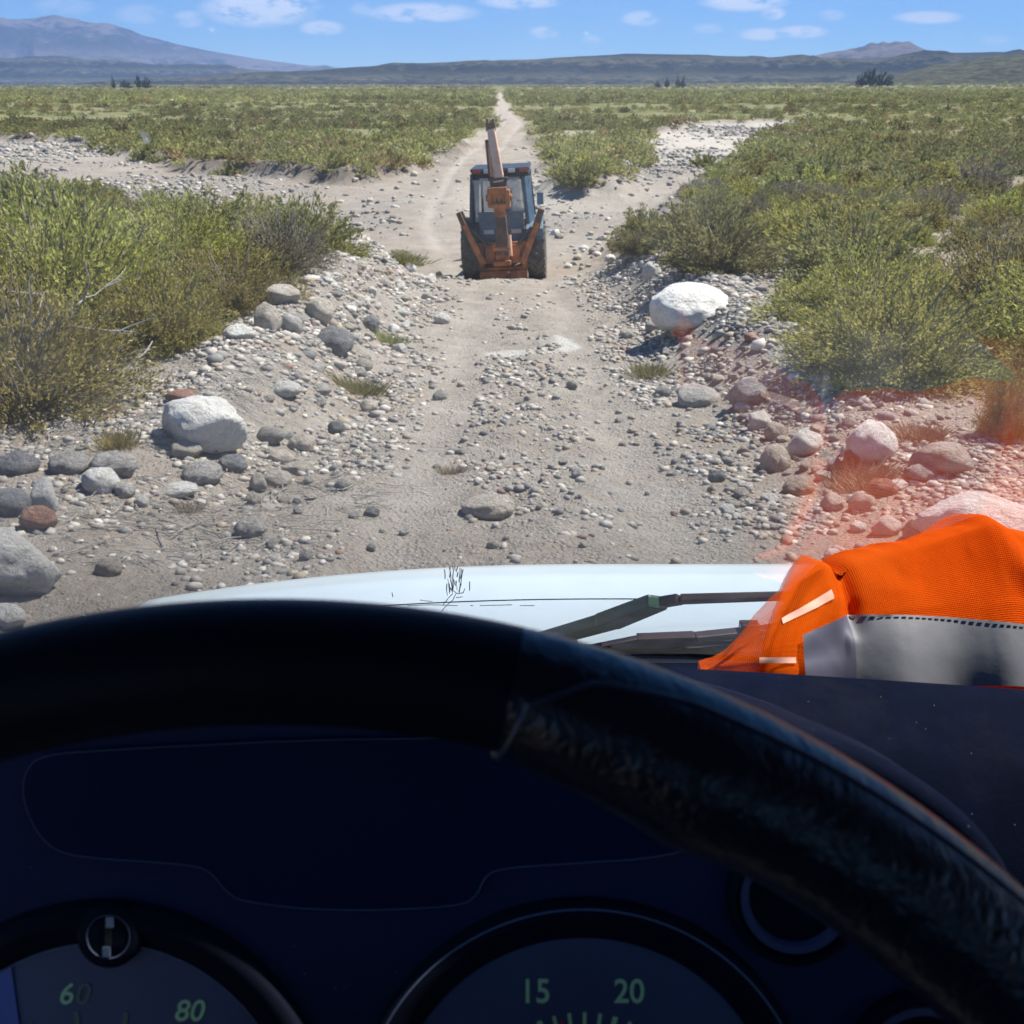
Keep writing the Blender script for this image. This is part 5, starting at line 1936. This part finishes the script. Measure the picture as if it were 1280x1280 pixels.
# molded edge line and seam of the right grip
mb = MB()
pts = []
for dg in np.linspace(14.0, 56, 60):
    a = R(dg)
    rt_, base = rim_r(a)
    q = R(float(np.interp(dg, [14, 17, 22, 56], [88, 52, 38, 30])))
    rc = RO - rt_
    rr = rc + rt_ * 1.004 * math.cos(q)
    hz = rt_ * .92 * 1.004 * math.sin(q)
    pts.append(Wc @ Vector((rr * math.sin(a), rr * math.cos(a), hz)))
seam = []
for q in np.linspace(88, 215, 18):
    a = R(14.0 - 1.1 * math.sin(R((q - 88) / 127 * 90)))
    rt_, base = rim_r(R(14.0))
    rc = RO - rt_
    seam.append(Wc @ Vector(((rc + rt_ * .99 * math.cos(R(q))) * math.sin(a), (rc + rt_ * .99 * math.cos(R(q))) * math.cos(a), rt_ * .92 * .99 * math.sin(R(q)))))
mb.tube(seam[::-1] + pts, .0005, 6)
tb(mb, 'grip_seam', M['seam'], swo, smooth=True)
# spokes and hub (below the picture)
for sgn in (1, -1):
    mb = MB()
    n = 16
    for i in range(n):
        pass
    a = R(58 * sgn)
    pr = []
    path = [(RO * .965, R(47 * sgn), .030, .0), (RO * .84, R(56 * sgn), .034, -.006), (RO * .62, R(66 * sgn), .036, -.016), (RO * .36, R(74 * sgn), .05, -.026)]
    P = []
    for (r_, aa, w, dz) in path:
        c = Vector((r_ * math.sin(aa), r_ * math.cos(aa), dz))
        t_ = Vector((-math.cos(aa) * .3, math.sin(aa) * .3, 0)).normalized()
        t_ = Vector((math.cos(aa), -math.sin(aa), 0))
        ring = []
        for k in range(16):
            q = 2 * math.pi * k / 16
            ring.append(Wc @ (c + t_ * (w * .5 * math.cos(q)) + Vector((0, 0, .0085 * math.sin(q)))))
        P.append(ring)
    vs = [p for r_ in P for p in r_]
    fs = [(i * 16 + k, i * 16 + (k + 1) % 16, (i + 1) * 16 + (k + 1) % 16, (i + 1) * 16 + k) for i in range(len(P) - 1) for k in range(16)]
    mb.add(vs, fs)
    tb(mb, 'spoke', M['grip'], swo, smooth=True, angle=80)
tb(MB().lathe([(0, -.010), (.05, -.011), (.068, -.018), (.074, -.03), (.06, -.05), (.03, -.07)], 48, Wc), 'hub', M['leather'], swo, smooth=True)

# --- cab shell: roof, pillars, doors, low rear wall, floor, added sun visor
mb = MB()
mb.box(cam((VC, -.62 + g1[1] * .5 - .20, ZT + .03)), (1.78, 1.55, .05))
tb(mb, 'roof', M['lining'], bevel=.01)
mb = MB()
for s in (-1, 1):
    a0 = np.array([VC + s * (hw0 + .04), g0[1], g0[2]]); a1 = np.array([VC + s * (hw1 + .03), g1[1], g1[2]])
    mb.bar(cam(a0), cam(a1), .08, .07, upv=(0, 1, 0))
tb(mb, 'windscreen_pillar', M['lining'], bevel=.01)
mb = MB(); mb.bar(cam((VC - .86, g1[1] - .01, ZT)), cam((VC + .86, g1[1] - .01, ZT)), .07, .06)
tb(mb, 'windscreen_header', M['lining'], bevel=.01)
for s in (-1, 1):
    mb = MB()
    mb.box(cam((VC + s * 1.03, -.20, -.72)), (.05, 1.45, .62))
    mb.box(cam((VC + s * 1.01, -.86, 0)), (.06, .12, .84))
    mb.bar(cam((VC + s * .96, .02, ZT)), cam((VC + s * .96, -.9, ZT)), .05, .05)
    d_ = tb(mb, 'door', M['lining'], bevel=.008)
mb = MB(); mb.box(cam((VC, -1.15, -.62)), (1.9, .05, 1.0)); mb.box(cam((VC, -.2, -1.12)), (1.9, 1.9, .05)); mb.box(cam((VC, .62, -.80)), (1.86, .04, .56))  # rear wall cut low, an added opening for fill light on the panel
tb(mb, 'cab_lining', M['lining'])
mb = MB()
for x in (VC - .44, VC + .44):
    mb.bar(cam((x, g1[1] + .005, ZT - .045)), cam((x, g1[1] + .175, ZT - .19)), .70, .014)
tb(mb, 'added_sun_visor', M['lining'], bevel=.006)  # unseen visor, added to keep the sun off the steering wheel
for x in (VC - .42, VC + .44):
    mb = MB(); mb.box(cam((x, -.55, -.72)), (.5, .5, .16)); mb.box(cam((x, -.86, -.34)), (.48, .14, .72), Matrix.Rotation(R(12), 3, 'X')); mb.box(cam((x, -.95, .1)), (.26, .09, .18))
    tb(mb, 'seat', simple('dark_seat_cloth', (.03, .03, .035), (.05, .05, .055), rough=.95), bevel=.03)

# ------------------------------------------------------------------ orange safety vest on the dashboard
def mat_vest():
    m, nt, N, L, b = newmat('orange_mesh_fabric')
    tc = node(N, 'ShaderNodeTexCoord')
    out = [n for n in N if n.type == 'OUTPUT_MATERIAL'][0]
    uv = node(N, 'ShaderNodeAttribute', attribute_name='uvw')
    w1 = node(N, 'ShaderNodeTexWave', Scale=200.0, Distortion=1.0)
    w1.inputs['Detail Scale'].default_value = 2
    w2 = node(N, 'ShaderNodeTexWave', Scale=200.0, Distortion=1.0)
    w2.bands_direction = 'Y'
    L.new(uv.outputs['Vector'], w1.inputs['Vector']); L.new(uv.outputs['Vector'], w2.inputs['Vector'])
    h = mth(N, L, 'MAXIMUM', w1.outputs['Fac'], w2.outputs['Fac'])
    nz = node(N, 'ShaderNodeTexNoise', Scale=9.0, Detail=4.0)
    L.new(tc.outputs['Object'], nz.inputs['Vector'])
    c = ramp(N, L, nz.outputs[0], [(.3, (1.0, 0.125, 0.004)), (.7, (1.0, 0.165, 0.008))])
    c = mixc(N, L, mth(N, L, 'MULTIPLY', h, 1.0, clamp=True), mixc(N, L, 1.0, c, (.62, .42, .42), 'MULTIPLY'), c)
    L.new(c, b.inputs['Base Color'])
    b.inputs['Roughness'].default_value = .75
    b.inputs['Specular IOR Level'].default_value = .02
    L.new(bump(N, L, h, .0008, .8), b.inputs['Normal'])
    tl = node(N, 'ShaderNodeBsdfTranslucent')
    L.new(c, tl.inputs[0])
    mx = node(N, 'ShaderNodeMixShader'); mx.inputs[0].default_value = .38
    L.new(b.outputs[0], mx.inputs[1]); L.new(tl.outputs[0], mx.inputs[2])
    # open weave: little holes between the threads
    tr = node(N, 'ShaderNodeBsdfTransparent')
    sx = node(N, 'ShaderNodeSeparateXYZ'); L.new(uv.outputs['Vector'], sx.inputs[0])
    hole = mth(N, L, 'MULTIPLY', mth(N, L, 'SUBTRACT', 1.22, h, clamp=True), mth(N, L, 'MULTIPLY_ADD', sx.outputs[2], 1.15, 0.0), clamp=True)
    mx2 = node(N, 'ShaderNodeMixShader')
    L.new(hole, mx2.inputs[0]); L.new(mx.outputs[0], mx2.inputs[1]); L.new(tr.outputs[0], mx2.inputs[2])
    L.new(mx2.outputs[0], out.inputs['Surface'])
    return m


M['vest'] = mat_vest()
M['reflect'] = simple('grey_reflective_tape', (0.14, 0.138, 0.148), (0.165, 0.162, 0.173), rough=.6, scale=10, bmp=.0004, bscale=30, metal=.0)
M['tape_dark'] = simple('shaded_grey_tape_underside', (0.07, 0.066, 0.10), (0.10, 0.092, 0.13), rough=.6, scale=10)  # shade of the fold put into a darker grey than the band
RX = [880, 895, 905, 920, 945, 985, 1010, 1030, 1040, 1052, 1100, 1150, 1200, 1236, 1247, 1262, 1285, 1340, 1420, 1520, 1620, 1680]
RY = [838, 831, 822, 805, 780, 745, 722, 707, 707, 712, 697, 683, 667, 656, 655, 662, 672, 690, 712, 735, 790, 900]
RD = [.50, .515, .53, .54, .555, .565, .57, .57, .57, .575, .58, .58, .58, .575, .575, .575, .575, .575, .565, .55, .53, .51]
vnv = VN(77)


def dash_z(x, y):
    z = float(np.interp(y, [q[0] for q in DP[:10]][::-1], [q[1] for q in DP[:10]][::-1]))
    return z - (.055 * max(0, x - .05))


def vest_pt(u, v, off=0.0):
    """u along the dashboard (photo column), v 0 front foot .. 1 ridge .. 2 back foot"""
    ry = float(np.interp(u, RX, RY)); rd = float(np.interp(u, RX, RD))
    ridge_p = W(u, ry, rd) - C0
    # front foot just behind the dash crest
    fx = ridge_p[0] * .985
    fy = .455 + .004 * math.sin(u * .05)
    front = np.array([fx, fy, dash_z(fx, fy) + .000])
    bx = ridge_p[0] + .01
    by = .465 + (.70 + .02 * math.sin(u * .03) - .465) * float(.12 + .88 * sstep(905, 1075, u))
    back = np.array([bx, by, dash_z(bx, by) + .006])
    if v <= 1:
        t = v
        mid = (front + ridge_p) * .5 + np.array([0, -.012, .012])
        p = front * (1 - t) ** 2 + mid * 2 * t * (1 - t) + ridge_p * t * t
    else:
        t = v - 1
        mid = ridge_p + np.array([0, .09 * float(.15 + .85 * sstep(905, 1060, u)), -.012])
        p = ridge_p * (1 - t) ** 2 + mid * 2 * t * (1 - t) + back * t * t
    # folds
    am = math.sin(min(v, 2 - v) * math.pi * .5) if 0 < v < 2 else 0
    n = vnv.fbm(np.array([u * .013 + v * .8]), np.array([v * 1.1 - u * .006]), 4, .5)[0]
    f1 = -math.exp(-((u - 1052 - (1 - v) * -6) / 10) ** 2) * (.010 if v < 1 else .006) * sstep(.3, .6, v)
    ff = u - (1247 + (1 - v) * 60)
    f2 = math.exp(-(ff / 16) ** 2) * .006 * sstep(.25, .7, v)
    fold3 = .0025 * math.sin((u * .9 - v * 260) * .035) * sstep(.05, .3, v) * (u < 1040) + .0016 * math.sin((u + v * 190) * .022)
    cz = 1 - 2.6 * abs(vnv.fbm(np.array([u * .007 + v * .5 + 40]), np.array([v * .8 + u * .004]), 3, .5)[0])
    n = n + .30 * max(0.0, cz) ** 5
    dirv = np.array([0, -.8, .6]) if v < 1 else np.array([0, .3, .95])
    wgt = min(1, abs(v - 1) * 3 + .12)
    p = p + dirv * ((n * ((.001 + .008 * float(sstep(.45, .95, v))) if v < 1 else .010) + fold3 * (.5 if v < .5 else 1)) * wgt * min(1, v * 4 + .2) * (1 if v < 1.9 else .3) + f1 + f2 * wgt + off)
    return p


us = np.linspace(880, 1680, 260)
vsn = np.linspace(0, 2, 90)
V_, UV = [], []
for v in vsn:
    for u in us:
        p = vest_pt(u, v)
        V_.append((p[0], p[1], p[2] + CAMZ))
        UV.append((u / FPX * 1.0, v * .12, float((.85 if v < 1 else 1.15) * (1 - sstep(1015, 1055, u)) * sstep(.0, .25, v))))
n = len(us)
ix = np.arange(len(vsn) * n).reshape(len(vsn), n)
F_ = np.stack([ix[:-1, :-1], ix[:-1, 1:], ix[1:, 1:], ix[1:, :-1]], -1).reshape(-1, 4)
vest_root = empty('safety_vest', cam((.26, .55, -.40)))
tag(vest_root, 'crumpled orange mesh safety vest with grey reflective band lying on the dashboard', 'vest')
VI = Matrix.Translation(Vector(cam((.26, .55, -.40)))).inverted()
V2 = [tuple(VI @ Vector(p)) for p in V_]
o = link('fabric', arr_mesh('fabric', V2, F_, True, {'uvw': UV}), M['vest'], vest_root)


def vest_patch(name, u0, u1, vlo, vhi, mat, off, nu=80, nv=30, parent=vest_root):
    P = []
    for j in range(nv):
        row = []
        for i in range(nu):
            u = u0 + (u1 - u0) * i / (nu - 1)
            v = vlo(u) + (vhi(u) - vlo(u)) * j / (nv - 1)
            p = vest_pt(u, v, off)
            row.append(tuple(VI @ Vector(cam(p))))
        P.append(row)
    mb = grid_mb(P)
    return mb.build(name, mat, parent, smooth=True, angle=80)


def v_of(u, py):
    """v on the front face where photo row py falls, in column u (bisection)"""
    lo, hi = 0.0, 1.0
    for _ in range(22):
        m = (lo + hi) / 2
        p = vest_pt(u, m)
        d = p @ FW
        y = 640 - FPX * (p @ UP) / d
        if y > py: lo = m
        else: hi = m
    return lo


TOPU = np.linspace(980, 1320, 35)
TOPY = np.interp(TOPU, [980, 1000, 1047, 1100, 1160, 1220, 1285, 1320], [798, 788, 769, 769, 772, 778, 786, 792])
TV = [v_of(u, y) for u, y in zip(TOPU, TOPY)]
hi_ = lambda u: float(np.interp(u, TOPU, TV))
vest_patch('reflective_band', 1047, 1300, lambda u: .02 + (.0 if u < 1262 else (u - 1262) / 38 * .30), hi_, M['reflect'], .0022)
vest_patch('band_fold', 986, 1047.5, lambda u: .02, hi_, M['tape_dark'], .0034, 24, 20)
# stitches
mb = MB()
u = 1050
while u < 1296:
    a, b_ = vest_pt(u, hi_(u) * 1.0 - .018, .0026), vest_pt(u + 5, hi_(u + 5) - .018, .0026)
    mb.bar(VI @ Vector(cam(a)), VI @ Vector(cam(b_)), .0006, .0003)
    u += 8.2
mb.build('stitching', simple('dark_thread', (.03, .03, .035), (.05, .05, .05), rough=.9), vest_root)
M['piping'] = simple('white_piping', (0.85, 0.42, 0.28), (0.9, 0.52, 0.38), rough=.7)
vest_patch('white_piping', 972, 1030, lambda u: v_of(u, 780 - (u - 972) * .55), lambda u: v_of(u, 773 - (u - 972) * .62), M['piping'], .0011, 16, 5)
vest_patch('white_piping', 940, 978, lambda u: v_of(u, 829), lambda u: v_of(u, 822), M['piping'], .0011, 12, 4)

# ------------------------------------------------------------------ air
hz_m = bpy.data.materials.new('thin_air_haze')
hz_m.use_nodes = True
nt = hz_m.node_tree
nt.nodes.clear()
ho = nt.nodes.new('ShaderNodeOutputMaterial')
pv = nt.nodes.new('ShaderNodeVolumePrincipled')
pv.inputs['Color'].default_value = (0.34, 0.56, 1.0, 1)
pv.inputs['Density'].default_value = 0.00010
pv.inputs['Anisotropy'].default_value = 0.0
nt.links.new(pv.outputs[0], ho.inputs['Volume'])
hb = MB().box((0, 5000, 395), (26000, 16000, 920))
ho_ = hb.build('haze', hz_m)
tag(ho_, kind='stuff')
